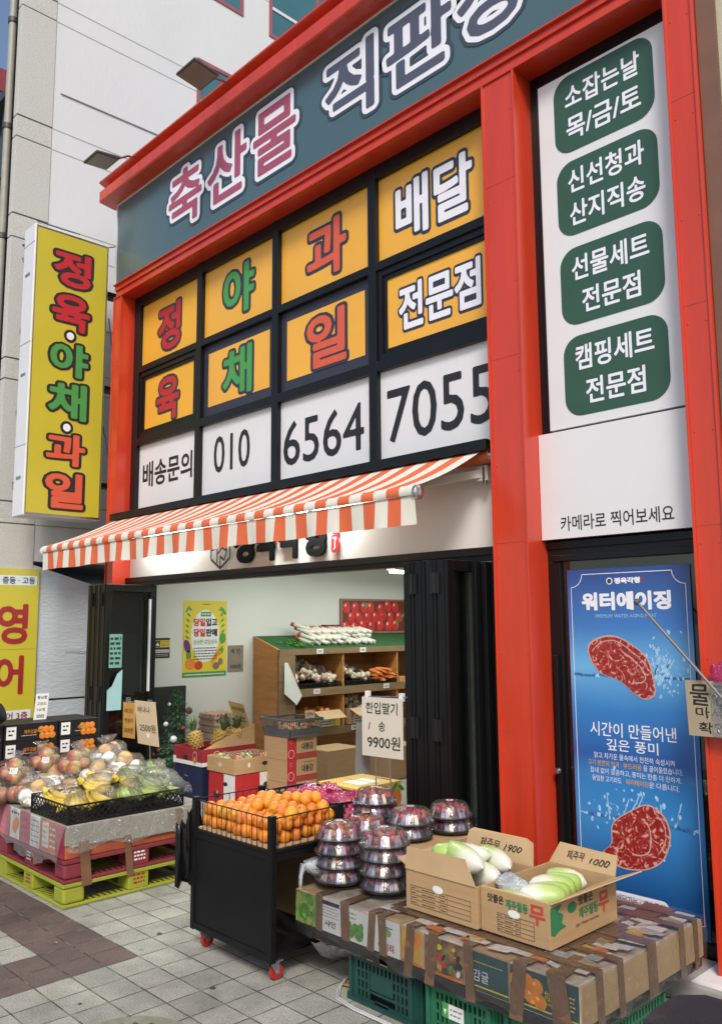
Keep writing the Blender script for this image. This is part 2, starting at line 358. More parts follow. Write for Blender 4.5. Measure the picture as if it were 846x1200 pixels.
# ------------------------------------------------------------------ ground
def pavers():
    m, t, b = _new('concrete_pavers'); N = t.nodes; L = t.links
    tc = N.new('ShaderNodeTexCoord'); sp = N.new('ShaderNodeSeparateXYZ'); L.new(tc.outputs['Object'], sp.inputs[0])
    def M2(op, a, c, clamp=False):
        n = N.new('ShaderNodeMath'); n.operation = op; n.use_clamp = clamp
        for i, q in enumerate((a, c)):
            if q is None: continue
            if isinstance(q, (int, float)): n.inputs[i].default_value = q
            else: L.new(q, n.inputs[i])
        return n.outputs[0]
    X0, Y0, PX, PY = -4.381, -1.704, .2035, .1935
    u = M2('DIVIDE', M2('SUBTRACT', sp.outputs[0], X0), PX); v = M2('DIVIDE', M2('SUBTRACT', sp.outputs[1], Y0), PY)
    def edge(q, p):
        fr = M2('FRACT', q, None); d = M2('MINIMUM', fr, M2('SUBTRACT', 1., fr)); return M2('MULTIPLY', d, p)
    de = M2('MINIMUM', edge(u, PX), edge(v, PY))
    mr = N.new('ShaderNodeMapRange'); L.new(de, mr.inputs[0]); mr.inputs[1].default_value = .0015; mr.inputs[2].default_value = .0055
    joint = mr.outputs[0]
    cb = N.new('ShaderNodeCombineXYZ'); L.new(M2('FLOOR', u, None), cb.inputs[0]); L.new(M2('FLOOR', v, None), cb.inputs[1])
    wn = N.new('ShaderNodeTexWhiteNoise'); wn.noise_dimensions = '2D'; L.new(cb.outputs[0], wn.inputs['Vector'])
    # brown L-shaped band: u<0 & v<0, without u<-2 & v<-2
    br = M2('MULTIPLY', M2('LESS_THAN', u, 0.), M2('LESS_THAN', v, 0.)); hole = M2('MULTIPLY', M2('LESS_THAN', u, -2.), M2('LESS_THAN', v, -2.))
    br = M2('SUBTRACT', br, hole, True)
    mx = N.new('ShaderNodeMixRGB'); L.new(br, mx.inputs[0]); mx.inputs[1].default_value = (.285, .278, .238, 1); mx.inputs[2].default_value = (.105, .072, .060, 1)
    gr = N.new('ShaderNodeTexNoise'); gr.inputs['Scale'].default_value = 120; gr.inputs['Detail'].default_value = 5; gr.inputs['Roughness'].default_value = .75; L.new(tc.outputs['Object'], gr.inputs['Vector'])
    bl = N.new('ShaderNodeTexNoise'); bl.inputs['Scale'].default_value = 3.2; bl.inputs['Detail'].default_value = 8; bl.inputs['Roughness'].default_value = .68; L.new(tc.outputs['Object'], bl.inputs['Vector'])
    k = M2('MAXIMUM', M2('ADD', M2('MULTIPLY', gr.outputs['Fac'], 3.0), -.50), .2); k = M2('MULTIPLY', k, M2('ADD', M2('MULTIPLY', wn.outputs['Value'], .30), .85)); k = M2('MULTIPLY', k, M2('ADD', M2('MULTIPLY', bl.outputs['Fac'], 1.5), .22))
    st = N.new('ShaderNodeTexVoronoi'); st.inputs['Scale'].default_value = 4.3; st.inputs['Randomness'].default_value = 1; L.new(tc.outputs['Object'], st.inputs['Vector'])
    sp2 = N.new('ShaderNodeMapRange'); L.new(st.outputs['Distance'], sp2.inputs[0]); sp2.inputs[1].default_value = .02; sp2.inputs[2].default_value = .10; sp2.inputs[3].default_value = .45
    k = M2('MULTIPLY', k, sp2.outputs[0])
    vm = N.new('ShaderNodeVectorMath'); vm.operation = 'SCALE'; L.new(mx.outputs[0], vm.inputs[0]); L.new(k, vm.inputs['Scale'])
    m3 = N.new('ShaderNodeMixRGB'); L.new(joint, m3.inputs[0]); jc = N.new('ShaderNodeValToRGB'); jn = N.new('ShaderNodeTexNoise'); jn.inputs['Scale'].default_value = 9; L.new(tc.outputs['Object'], jn.inputs['Vector']); L.new(jn.outputs['Fac'], jc.inputs[0]); jc.color_ramp.elements[0].position = .45; jc.color_ramp.elements[1].position = .62; jc.color_ramp.elements[0].color = (.032, .030, .025, 1); jc.color_ramp.elements[1].color = (.20, .18, .13, 1); L.new(jc.outputs[0], m3.inputs[1]); L.new(vm.outputs[0], m3.inputs[2])
    L.new(m3.outputs[0], b.inputs['Base Color']); b.inputs['Roughness'].default_value = .85
    hh = M2('ADD', M2('MULTIPLY', joint, 1.), M2('MULTIPLY', gr.outputs['Fac'], .25)); hh = M2('ADD', hh, M2('MULTIPLY', wn.outputs['Value'], .35))
    bp = N.new('ShaderNodeBump'); bp.inputs['Strength'].default_value = .7; bp.inputs['Distance'].default_value = .006; L.new(hh, bp.inputs['Height']); L.new(bp.outputs[0], b.inputs['Normal'])
    return m
mb = MB(); mb.poly([(-400, -400, 0), (400, -400, 0), (400, 400, 0), (-400, 400, 0)], pavers())
tag(build(mb, 'pavement'), None, None, kind='structure')
FLOORT = mat('shop_floor_tile', (.33, .31, .28), .35, .1, 3, dirt=.2)
mb = MB(); mb.box(-8.1, -1.76, .22, 5.5, .004, .06, FLOORT); tag(build(mb, 'shop_floor'), None, None, kind='structure')
STONE = mat('step_stone', (.30, .29, .27), .8, .15, 6, .2, 90, dirt=.4)
mb = MB(); mb.box(-2.93, -1.2, -.16, .195, .004, .10, STONE); tag(build(mb, 'step', bevel=.01), None, None, kind='structure')

# ------------------------------------------------------------------ shop building
shop = thing('shop_building', 'low grocery shop with a red steel frame and folding front', 'shop', (-5, .2, 0))
def channel_post(x0, x1, z0, z1, y1, side_m):
    mb = MB(); lip = .014
    mb.box(x0 + .002, x1 - .002, .012, y1, z0, z1, RED)
    mb.box(x0, x0 + lip, 0, .02, z0, z1, RED); mb.box(x1 - lip, x1, 0, .02, z0, z1, RED)
    for z in (1.15, 2.28, 3.45, 4.62):
        if z < z1: mb.box(x0 + lip + .001, x1 - lip - .001, .0105, .0119, z, z + .004, PINKRED)
    for z in np.arange(.45, z1 - .1, .58):
        for x in (x0 + .035, x1 - .035): mb.lathe([(.001, 0), (.006, 0), (.005, .003), (.001, .0035)], (x, .0122, float(z)), PINKRED, 8, Matrix.Rotation(rad(90), 3, 'X'))
    return build(mb, 'pillar', shop, bevel=.003)
channel_post(-8.285, -8.112, 0, 5.345, .2, RED)
channel_post(-3.20, -2.938, 0, 5.345, .215, RED)
channel_post(-1.928, -1.762, 0, 6.46, .30, RED)
mb = MB()                                                   # beam under the fascia: C-channel
mb.box(-8.285, -1.932, .03, .215, 5.345, 5.50, RED); mb.box(-8.285, -1.932, 0, .03, 5.345, 5.362, RED)
mb.box(-8.285, -1.932, .012, .03, 5.44, 5.50, RED); mb.box(-8.285, -1.932, -.012, .03, 5.494, 5.507, RED)
build(mb, 'beam', shop, bevel=.003)
mb = MB()                                                   # cornice over the fascia
pr = [(-8.42, .02, 6.452), (-8.42, -.13, 6.475), (-8.42, -.14, 6.49), (-8.42, -.14, 6.60), (-8.42, -.05, 6.615), (-8.42, -.05, 6.66), (-8.42, -.15, 6.70), (-8.42, -.15, 6.72), (-8.42, .2, 6.72), (-8.42, .2, 6.452)]
mb.prism(pr, (6.75, 0, 0), RED)
for x in (-7.6, -6.3, -5.0, -3.7, -2.4): mb.box(x, x + .012, -.145, -.13, 6.49, 6.60, RED)
build(mb, 'cornice', shop, bevel=.003)
ROOF = mat('roof_sheet', (.25, .25, .25), .7, .1)
mb = MB(); mb.box(-8.285, -1.7, .205, 5.8, 6.0, 6.7, ROOF); mb.box(-8.285, -1.7, .23, 5.8, 2.62, 2.66, WALLIN); build(mb, 'roof', shop)
mb = MB(); mb.box(-8.28, -8.10, .30, 5.8, 0, 6.0, WALLIN); mb.box(-8.285, -8.1005, .20, .30, 0, 2.95, BLACKMAT); mb.box(-8.10, -1.7, 5.5, 5.8, 0, 6.0, WALLIN); mb.box(-1.93, -1.7, .30, 5.5, 0, 6.0, WALLIN)
mb.box(-3.2, -1.9, .32, .36, .06, 2.62, BLACKMAT)
build(mb, 'wall', shop)
mb = MB(); mb.box(-8.108, -3.2, .195, .25, 2.285, 2.96, CREAMP); build(mb, 'header_panel', shop)
mb = MB(); mb.box(-8.108, -3.2, .16, .262, 2.195, 2.283, BLACKAL); mb.box(-8.108, -3.2, .145, .16, 2.23, 2.283, BLACKAL); mb.box(-8.112, -8.06, .165, .26, .06, 2.195, BLACKAL); mb.box(-3.25, -3.202, .165, .26, .06, 2.195, BLACKAL)
build(mb, 'door_track', shop, bevel=.003)
mb = MB(); mb.box(-8.1, -3.2, .20, .262, .061, .075, STEEL); build(mb, 'floor_rail', shop)

# window grid above the awning
wf = MB(); XS = [-8.05, -6.835, -5.63, -4.42, -3.2]; Z0, Z1, Z2, Z3 = 2.985, 3.705, 4.515, 5.235
wf.box(-8.112, -8.0, .17, .25, 2.94, 5.345, BLACKAL)
for x in XS[1:4]: wf.box(x - .042, x + .042, .17, .25, 2.94, 5.345, BLACKAL)
wf.box(-8.0, -3.2, .175, .25, Z3, 5.345, BLACKAL)
for z, h in ((Z2, .034), (Z1 + .018, .04)): wf.box(-8.0, -3.2, .172, .25, z - h, z + h, BLACKAL)
wf.box(-8.0, -3.2, .172, .25, 2.94, Z0, BLACKAL)
WF = build(wf, 'window_frame', shop, bevel=.004)
def outlined(fr, mb, st, box, col, ink=DINK, g=.085, b=.03, d=.003, step=.022):
    fr.text(mb, st, *box, ink, d, fat=g, ref=g, step=step); fr.text(mb, st, *box, col, d + .0015, fat=b, ref=g, step=step)
def pane(c, z0, z1, m, inner, words):
    x0 = (-8.0 if c == 0 else XS[c] + .042); x1 = (XS[c + 1] - .042 if c < 3 else -3.2)
    mb = MB(); f = Fr((0, .215, 0), *FX); mb.box(x0, x1, .217, .235, z0, z1, BLACKAL if inner else m)
    if inner == 'casement':
        for a, bq, q in ((.0, .05, .19), (.05, .085, .203)):
            mb.box(x0 + a, x1 - a, q, .216, z0 + a, z0 + bq, BLACKAL); mb.box(x0 + a, x1 - a, q, .216, z1 - bq, z1 - a, BLACKAL)
            mb.box(x0 + a, x0 + bq, q, .216, z0 + bq, z1 - bq, BLACKAL); mb.box(x1 - bq, x1 - a, q, .216, z0 + bq, z1 - bq, BLACKAL)
        f.rect(mb, x0 + .085, z0 + .085, x1 - .085, z1 - .085, m, .0005)
    elif inner == 'film':
        mb.box(x0 + .001, x1 - .001, .2165, .217, z0 + .001, z1 - .001, DINK); f.rect(mb, x0 + .08, z0 + .10, x1 - .08, z1 - .09, m, .001)
    else: f.rect(mb, x0, z0, x1, z1, m, .0005)
    for st, (a, bq, cc, dd), col, ol in words:
        if ol: outlined(f, mb, st, (a, bq, cc, dd), col, DINK)
        else: f.text(mb, st, a, bq, cc, dd, col, .003, fat=.006 if st[0].isdigit() else .02, step=.018)
    return build(mb, 'pane', WF)
top = (Z2 + .034, Z3); mid = (Z1 + .058, Z2 - .034); low = (Z0, Z1 - .022)
pane(0, *top, YEL, None, [('정', (-7.70, 4.60, -7.21, 5.14), LRED, 1)])
pane(1, *top, YEL, None, [('야', (-6.51, 4.64, -5.96, 5.17), LGRN, 1)])
pane(2, *top, YEL, None, [('과', (-5.27, 4.62, -4.72, 5.16), LORG, 1)])
pane(3, *top, YEL, None, [('배달', (-4.22, 4.63, -3.43, 5.14), LWHT, 1)])
pane(0, *mid, YEL, 'casement', [('육', (-7.70, 3.85, -7.21, 4.36), LRED, 1)])
pane(1, *mid, YEL, 'film', [('채', (-6.50, 3.86, -5.98, 4.37), LGRN, 1)])
pane(2, *mid, YEL, 'film', [('일', (-5.28, 3.86, -4.72, 4.37), LORG, 1)])
pane(3, *mid, YEL, 'casement', [('전문점', (-4.19, 3.93, -3.385, 4.32), LWHT, 1)])
pane(0, *low, WHITE, None, [('배송문의', (-7.92, 3.22, -6.97, 3.49), INK, 0)])
pane(1, *low, WHITE, None, [('010', (-6.60, 3.20, -6.03, 3.55), INK, 0)])
pane(2, *low, WHITE, None, [('6564', (-5.55, 3.12, -4.56, 3.50), INK, 0)])
pane(3, *low, WHITE, None, [('7055', (-4.31, 3.12, -3.31, 3.53), INK, 0)])

# right bay: glass door behind the poster
gd = MB(); X0, X1 = -2.938, -1.928
gd.box(X0, X1, .20, .30, 2.16, 2.285, BLACKAL); gd.box(X0, X0 + .085, .20, .30, .10, 2.16, BLACKAL); gd.box(X1 - .075, X1, .20, .30, .10, 2.16, BLACKAL); gd.box(X0 + .085, X1 - .075, .20, .30, .10, .17, BLACKAL)
gd.box(X0, X1, .188, .20, 2.235, 2.283, BLACKAL); gd.box(X0 + .03, X1, .19, .20, 2.16, 2.2, BLACKAL)
GD = build(gd, 'glass_door', shop, bevel=.004)
mb = MB(); mb.box(X0 + .085, X1 - .075, .222, .228, .17, 2.16, GLASS); build(mb, 'pane', GD)
mb = MB(); mb.box(X0 + .032, X0 + .062, .17, .199, .35, 1.60, BLACKAL); build(mb, 'handle', GD, bevel=.004)
mb = MB(); mb.lathe([(.001, 0), (.019, 0), (.019, .02), (.013, .03), (.001, .03)], (X0 + .045, .17, .93), STEEL, 12, Matrix.Rotation(rad(90), 3, 'X')); build(mb, 'lock', GD, smooth=40)
mb = MB()                                                   # black lining behind the white plaque boards
mb.box(X0, X1, .19, .30, 2.30, 5.345, BLACKAL); build(mb, 'side_bay_lining', shop)

# ------------------------------------------------------------------ signs on the shop
fs = thing('fascia_sign', 'long teal fascia board with big outlined lettering over the whole shop front', 'sign', (-5, .02, 5.5))
mb = MB(); mb.box(-8.283, -1.932, .025, .20, 5.51, 6.452, TEAL); build(mb, 'board', fs)
mb = MB(); mb.box(-8.295, -1.932, .012, .03, 5.5085, 5.522, WHITE); mb.box(-8.295, -8.284, .012, .2, 5.522, 6.452, WHITE); mb.box(-8.284, -1.932, .012, .024, 6.440, 6.4515, WHITE); build(mb, 'trim', fs)
mb = MB(); f = Fr((0, .022, 0), *FX)
for st, a, b, m in (('축', -7.235, -6.545, MAUVE), ('산', -6.535, -5.815, MAUVE), ('물', -5.805, -5.115, MAUVE), ('직', -4.83, -4.17, SLATE), ('판', -4.135, -3.40, SLATE), ('장', -3.44, -2.75, SLATE)):
    box = (a, 5.68, b, 6.36)
    f.text(mb, st, *box, SHADOWINK, .002, fat=.125, ref=.085, step=.02); f.text(mb, st, *box, LWHT, .004, fat=.085, ref=.085, step=.02); f.text(mb, st, *box, m, .006, fat=.022, ref=.085, step=.02)
build(mb, 'lettering', fs)

vs = thing('projecting_sign', 'tall yellow box sign with red, green and orange stacked letters projecting at the left corner', 'sign', (-8.65, -.38, 2.91))
mb = MB(); mb.box(-8.79, -8.515, -.80, .045, 2.915, 6.055, WHITE); build(mb, 'box', vs, bevel=.008)
mb = MB(); mb.box(-8.516, -8.506, -.785, .03, 2.93, 6.04, SIGNYEL); build(mb, 'face', vs)
mb = MB(); f = Fr((-8.505, 0, 0), *SX)
for st, z0, z1, m in (('정', 5.42, 5.87, LRED), ('육', 4.93, 5.38, LRED), ('야', 4.42, 4.84, LGRN), ('채', 3.95, 4.40, LGRN), ('과', 3.45, 3.84, LORG), ('일', 2.99, 3.42, LORG)):
    outlined(f, mb, st, (-.62, z0, -.13, z1), m, INK, .1, .035)
for z in (4.895, 3.885):
    f.ell(mb, -.375, z, .072, .072, INK, .003); f.ell(mb, -.375, z, .042, .042, LWHT, .0045)
build(mb, 'lettering', vs)
mb = MB()
for z in (3.3, 4.4, 5.5): mb.box(-8.72, -8.58, .045, .4, z, z + .05, BLACKAL)
mb.box(-8.80, -8.79, -.79, -.75, 2.95, 6.0, STEEL)
for z in (2.935, 6.025): mb.box(-8.506, -8.5045, -.785, .03, z - .006, z + .012, STEEL)
for y in (-.785, .02): mb.box(-8.506, -8.5045, y, y + .01, 2.95, 6.02, STEEL)
for z in (3.3, 4.4, 5.5): mb.box(-8.72, -8.60, -.8035, -.80, z, z + .03, STEEL); mb.box(-8.80, -8.51, -.8025, -.80, z + .35, z + .354, STEEL)
for z in (3.2, 4.0, 4.9, 5.7): mb.box(-8.803, -8.79, -.806, -.77, z, z + .06, STEEL)
build(mb, 'bracket', vs)

bs = thing('plaque_sign', 'tall white board with four dark green rounded plaques in the narrow right bay', 'sign', (-2.44, .17, 2.95))
mb = MB(); mb.box(-2.858, -1.935, .158, .189, 2.962, 5.235, WHITE); build(mb, 'board', bs)
f = Fr((0, .158, 0), *FX)
for z0, z1, a, b in ((4.70, 5.215, '소잡는날', '목/금/토'), (4.155, 4.64, '신선청과', '산지직송'), (3.585, 4.075, '선물세트', '전문점'), (3.02, 3.515, '캠핑세트', '전문점')):
    mb = MB(); f.rrect(mb, -2.742, z0, -2.072, z1, .115, DKGREEN, .002, 8); zm = (z0 + z1) / 2
    f.text(mb, a, -2.66, zm + .03, -2.155, zm + .185, LWHT, .004, fat=.02); wq = .19 if b == '전문점' else .25
    f.text(mb, b, -2.407 - wq, zm - .185, -2.407 + wq, zm - .03, LWHT, .004, fat=.02)
    build(mb, 'plaque', bs)
mb = MB(); mb.box(-2.862, -2.858, .15, .19, 2.962, 5.24, BLACKAL); build(mb, 'edge_strip', bs)
cs = thing('scan_sign', 'square white panel with one dark line of Korean text above the poster door', 'sign', (-2.44, .15, 2.29))
mb = MB(); mb.box(-2.937, -1.93, .145, .187, 2.292, 2.945, WHITE); build(mb, 'board', cs)
mb = MB(); f = Fr((0, .145, 0), *FX); f.text(mb, '카메라로 찍어보세요', -2.80, 2.335, -2.09, 2.425, INK, .002, fat=.006, step=.02); build(mb, 'lettering', cs)

hs = thing('shop_name_sign', 'black raised shop name with emblem and red seal on the cream header', 'sign', (-6, .195, 2.33))
f = Fr((0, .193, 0), *FX)
def raised(mb, st, box, d0, d1, m, fat):
    v, q = _fat(st, fat, .03); lo = v.min(0); hi = v.max(0); sx = (box[2] - box[0]) / (hi[0] - lo[0]); sy = (box[3] - box[1]) / (hi[1] - lo[1])
    for d in np.linspace(d0, d1, 5): mb.add([f.p(box[0] + (a - lo[0]) * sx, box[1] + (b - lo[1]) * sy, float(d)) for a, b in v], q, m)
mb = MB()
for i, st in enumerate('정육각형'): raised(mb, st, (-6.20 + i * .316, 2.325, -5.90 + i * .316, 2.70), .012, .03, mat('matt_black_letter', (.004, .004, .004), .8, .1, spec=.1), .045)
build(mb, 'lettering', hs)
mb = MB(); cx, cz = -6.41, 2.47
hexp = [(cx - .15, cz + .07), (cx, cz + .15), (cx + .15, cz + .07), (cx + .15, cz - .08), (cx, cz - .17), (cx - .15, cz - .08), (cx - .15, cz + .07)]
f.line(mb, hexp, .022, INK, .02)
for p in ([(-.05, .1), (-.05, -.12)], [(-.15, .0), (-.05, .02)], [(-.05, -.04), (.03, .02), (.1, -.02), (.06, -.1), (0, -.06)], [(.02, .11), (.03, .02)], [(.15, .03), (.08, .05), (.1, -.02)], [(-.13, .07), (-.1, .0)], [(0, -.17), (0, -.06)]):
    f.line(mb, [(cx + a, cz + b) for a, b in p], .018, INK, .021)
build(mb, 'emblem', hs)
mb = MB(); SEAL = mat('seal_red', (.5, .02, .03), .4)
f.rrect(mb, -4.905, 2.345, -4.815, 2.485, .025, SEAL, .015); f.rrect(mb, -4.905, 2.49, -4.815, 2.63, .025, SEAL, .015); f.rrect(mb, -4.895, 2.50, -4.825, 2.62, .02, WHITE, .017)
f.line(mb, [(-4.885, 2.46), (-4.84, 2.46), (-4.86, 2.435), (-4.86, 2.38), (-4.875, 2.37)], .013, WHITE, .017)
f.line(mb, [(-4.89, 2.59), (-4.83, 2.59)], .01, SEAL, .018); f.line(mb, [(-4.86, 2.61), (-4.86, 2.52)], .01, SEAL, .018); f.line(mb, [(-4.89, 2.53), (-4.83, 2.56)], .01, SEAL, .018)
build(mb, 'seal', hs)

# ------------------------------------------------------------------ awning
AWO = mat('awning_orange', (.62, .125, .045), .8, .06, 3, .15, 180, dirt=.08, dcol=(.4, .1, .05))
AWW = mat('awning_cream', (.66, .635, .55), .8, .04, 3, .15, 180, dirt=.12, dcol=(.5, .45, .35))
aw = thing('awning', 'orange and cream striped folding awning with straight valance over the shop opening', 'awning', (-5.8, .1, 2.9))
NS = 45; xw = lambda t: -8.16 + t * (8.16 - 3.30); yf = lambda t: -.70 + .21 * t; xf = lambda t: -8.16 + t * (8.16 - 3.385); zf = lambda t: 2.527 + .05 * t
mb = MB()
for i in range(NS):
    m = AWW if i % 2 == 0 else AWO
    for a in range(2):
        t0 = (i + a / 2) / NS; t1 = (i + (a + 1) / 2) / NS
        for k in range(8):
            s0, s1 = k / 8, (k + 1) / 8
            def P(t, s):
                sag = .02 * math.sin(math.pi * s) + .004 * math.sin(t * 90) * s
                return (xw(t) + (xf(t) - xw(t)) * s, .03 + (yf(t) - .03) * s, 2.885 + (zf(t) + .045 - 2.885) * s - sag)
            mb.add([P(t0, s0), P(t1, s0), P(t1, s1), P(t0, s1)], [(0, 1, 2, 3)], m)
build(mb, 'canopy', aw, smooth=70, weld=True)
mb = MB(); vb = MB()
for i in range(NS):
    m = AWW if i % 2 == 0 else AWO
    for a in range(3):
        t0 = (i + a / 3) / NS; t1 = (i + (a + 1) / 3) / NS
        # rounded front bar wrapped in cloth
        prof = [(.01, .05), (-.02, .045), (-.038, .025), (-.04, -.005), (-.034, -.018)]
        for (ya, za), (yb, zb) in zip(prof[:-1], prof[1:]):
            mb.add([(xf(t0), yf(t0) + ya, zf(t0) + za), (xf(t0), yf(t0) + yb, zf(t0) + zb), (xf(t1), yf(t1) + yb, zf(t1) + zb), (xf(t1), yf(t1) + ya, zf(t1) + za)], [(0, 1, 2, 3)], m)
        # valance with soft waves
        def V(t, s): return (xf(t) + .0015, yf(t) - .022 + .013 * s * math.sin(t * 58) + .006 * s * math.sin(t * 151 + 1), zf(t) - .02 - .172 * s + .004 * s * math.sin(t * 31))
        for k in range(4): vb.add([V(t0, k / 4), V(t0, (k + 1) / 4), V(t1, (k + 1) / 4), V(t1, k / 4)], [(0, 1, 2, 3)], m)
build(mb, 'front_bar', aw, smooth=70, weld=True)
build(vb, 'valance', aw, smooth=70, weld=True)
mb = MB()
for t, s in ((0, -1), (1, 1)):
    x = xf(t); mb.lathe([(.001, 0), (.045, 0), (.045, .022), (.036, .03), (.001, .032)], (x, yf(t), zf(t)), CHROME if s > 0 else WHITE, 16, Matrix.Rotation(rad(90 * s), 3, 'Y'))
build(mb, 'end_cap', aw, smooth=40)
mb = MB(); mb.box(-8.20, -3.23, .0, .165, 2.935, 2.955, BLACKAL); mb.box(-8.20, -3.23, -.01, .02, 2.885, 2.955, BLACKAL); build(mb, 'hood', aw, bevel=.004)
mb = MB(); mb.tube([(-8.12, .09, 2.86), (-3.25, .09, 2.86)], .045, AWO, 12); mb.tube([(-3.25, .09, 2.86), (-3.215, .09, 2.86)], .055, STEEL, 12); build(mb, 'roller', aw, smooth=40)
ARMW = mat('white_arm', (.62, .6, .56), .4, .05)
for xs, sg in ((-3.36, -1), (-7.95, 1)):
    mb = MB(); tt = 1 if sg < 0 else 0; a = (xs, .13, 2.76); e = (xs + sg * .62, -.18, 2.70); c = (xf(tt) + sg * .15, yf(tt) + .03, zf(tt) + .01)
    mb.bar(a, e, .04, .055, ARMW); mb.bar(e, c, .035, .045, ARMW); mb.bar((xs, .19, 2.76), (xs, .11, 2.76), .09, .1, ARMW); mb.bar((xs + .02, .12, 2.80), (xs + .02, .12, 2.68), .025, .025, STEEL)
    build(mb, 'arm', aw, bevel=.004)
# ------------------------------------------------------------------ neighbours
NW = mat('painted_render', (.64, .645, .65), .75, .05, .7, .25, 22, dirt=.32, dcol=(.47, .475, .48), stretch=(1, 1, .45))
NWL = mat('rough_grey_render', (.46, .50, .54), .8, .06, 1.5, .7, 16, dirt=.25, dcol=(.26, .28, .31), stretch=(1, 1, 3))
GRAN = mat('pebble_granite', (.50, .495, .46), .8, .2, 90, .2, 120)
PIPE = mat('drain_pipe', (.30, .29, .25), .5, .1)
DARKW = mat('dark_street_glass', (.03, .035, .04), .15, .2, coat=.3)
WINF = mat('pink_window_frame', (.32, .10, .11), .5, .1)
WING = mat('window_glass', (.05, .15, .17), .08, .1, 1, spec=.8)
nb = thing('neighbour_building', 'tall white rendered building with a granite corner strip left of the shop', 'building', (-9.6, 2, 0))
mb = MB(); mb.box(-9.9, -9.2, -.38, 14, 2.5, 14.5, NW); mb.box(-15, -9.901, -.38, 14, 2.5, 8.6, NW); build(mb, 'wall', nb)
mb = MB(); mb.prism([(-9.2, -.38, 0), (-9.2, -.38, 2.46), (-9.2, .9, 2.09), (-9.2, 6, 2.09), (-9.2, 6, 0)], (-5, 0, 0), NWL)
mb.box(-9.21, -9.2, -.38, .95, .98, 1.0, NWL); build(mb, 'lower_wall', nb)
mb = MB()
zz = [0, 1.28, 1.52, 2.9, 3.14, 4.5, 4.74, 6.15, 6.43, 7.36, 7.62, 9.0, 9.25, 11, 11.3, 14.5]
for i in range(len(zz) - 1):
    d = 0 if i % 2 == 0 else -.004
    mb.box(-9.30, -9.19 + d, -.80, -.385 + 0, zz[i] + .008, zz[i + 1] - .008, GRAN)
mb.box(-9.29, -9.20, -.79, -.385, 0, 14.5, mat('mortar', (.14, .14, .13), .9)); build(mb, 'corner_column', nb, bevel=.004)
GRV = mat('wall_groove', (.33, .335, .34), .8, .1)
mb = MB()
for z in (2.90, 3.14, 4.5, 4.74, 6.15, 6.43, 7.36, 7.62, 9.0, 9.25, 11.0, 11.3): mb.box(-9.2, -9.198, -.385, 13.9, z - .006, z + .006, GRV)
for z in (8.1, 5.3): mb.tube([(-9.19, -.3, z), (-9.19, 1.2, z + .02), (-9.19, 3.4, z - .01), (-9.19, 6, z)], .007, GRV, 5)
build(mb, 'groove', nb)
PAT = mat('repair_patch', (.37, .40, .44), .85, .1, 4, .8, 20, stretch=(1, 1, 3))
mb = MB(); mb.poly([(-9.197, .02, 1.52), (-9.197, .30, 1.50), (-9.197, .315, 1.47), (-9.197, .02, 1.495)], PAT); mb.poly([(-9.196, .27, 1.49), (-9.196, .30, 1.49), (-9.196, .29, .95), (-9.196, .268, .95)], PAT); build(mb, 'repair_patch', nb)
def nwin(y0, y1, z0, z1, split):
    mb = MB(); t = .055
    mb.box(-9.205, -9.185, y0, y1, z1 - t, z1, WINF); mb.box(-9.205, -9.185, y0, y1, z0, z0 + t, WINF); mb.box(-9.205, -9.185, y0, y0 + t, z0 + t, z1 - t, WINF); mb.box(-9.205, -9.185, y1 - t, y1, z0 + t, z1 - t, WINF)
    for q in split: mb.box(-9.205, -9.187, q - .03, q + .03, z0 + t, z1 - t, WINF)
    wdo = build(mb, 'window', nb)
    p = MB(); p.box(-9.201, -9.195, y0 + t, y1 - t, z0 + t, z1 - t, WING); build(p, 'pane', wdo)
    if split:
        p = MB(); p.box(-9.205, -9.182, y0 + t, y1 - t, z0 + .45, z0 + .50, WHITE); build(p, 'transom', wdo)
nwin(1.58, 3.4, 8.4, 9.5, (2.45,)); nwin(2.80, 4.0, 10.45, 11.75, (3.75,)); nwin(1.05, 2.33, 10.51, 11.9, ()); nwin(4.2, 5.6, 10.45, 11.75, ())
DKP = mat('dark_pipe', (.05, .045, .045), .5, .2)
for x, y, r, m, lab in ((-9.46, -.80, .045, PIPE, 0), (-9.37, -.74, .028, DKP, 1), (-9.62, -.70, .035, DKP, 2)):
    mb = MB(); mb.tube([(x, y, 0), (x, y, 14.4)], r, m, 10)
    for z in np.arange(.8, 14, 1.35): mb.tube([(x, y, z), (x, y, z + .06)], r + .012, DKP, 10)
    build(mb, 'drain_pipe', nb, smooth=40)
mb = MB(); mb.box(-14.5, -9.30, -.39, -.381, .5, 8.6, DARKW)
for z in (1.2, 3.0, 5.0, 6.3, 7.4, 8.5): mb.box(-14.5, -9.30, -.55, -.39, z, z + .10, DKP)
for x in (-9.8, -10.6, -11.2): mb.box(x, x + .06, -.46, -.392, .5, 8.6, DKP)
build(mb, 'front_glazing', nb)
FARB = mat('far_block', (.20, .26, .32), .5, .1, 1); FARR = mat('far_red', (.22, .03, .04), .6)
fb = thing('far_building', 'blue grey block with a dark red edge far down the street at top left', 'building', (-40, 0, 0))
mb = MB(); mb.box(-46, -34, 2.9, 12, 0, 24.0, FARB); build(mb, 'wall', fb)
mb = MB(); mb.box(-46, -33.9, 2.8, 12, 24.0, 25.0, FARR)
build(mb, 'roof_edge', fb)
rb = thing('beige_building', 'beige wall with brown trim to the right of the red frame', 'building', (-1.2, .3, 0))
BEI = mat('beige_render', (.46, .42, .31), .8, .05, 2, .2, 40, dirt=.1, dcol=(.3, .27, .2)); BRN = mat('brown_trim', (.17, .085, .055), .5, .1)
mb = MB(); mb.box(-1.70, 4.5, .06, 4, 0, 9, BEI); build(mb, 'wall', rb)
mb = MB(); mb.box(-1.76, -1.66, .035, .3, 0, 9, BRN); build(mb, 'trim', rb)

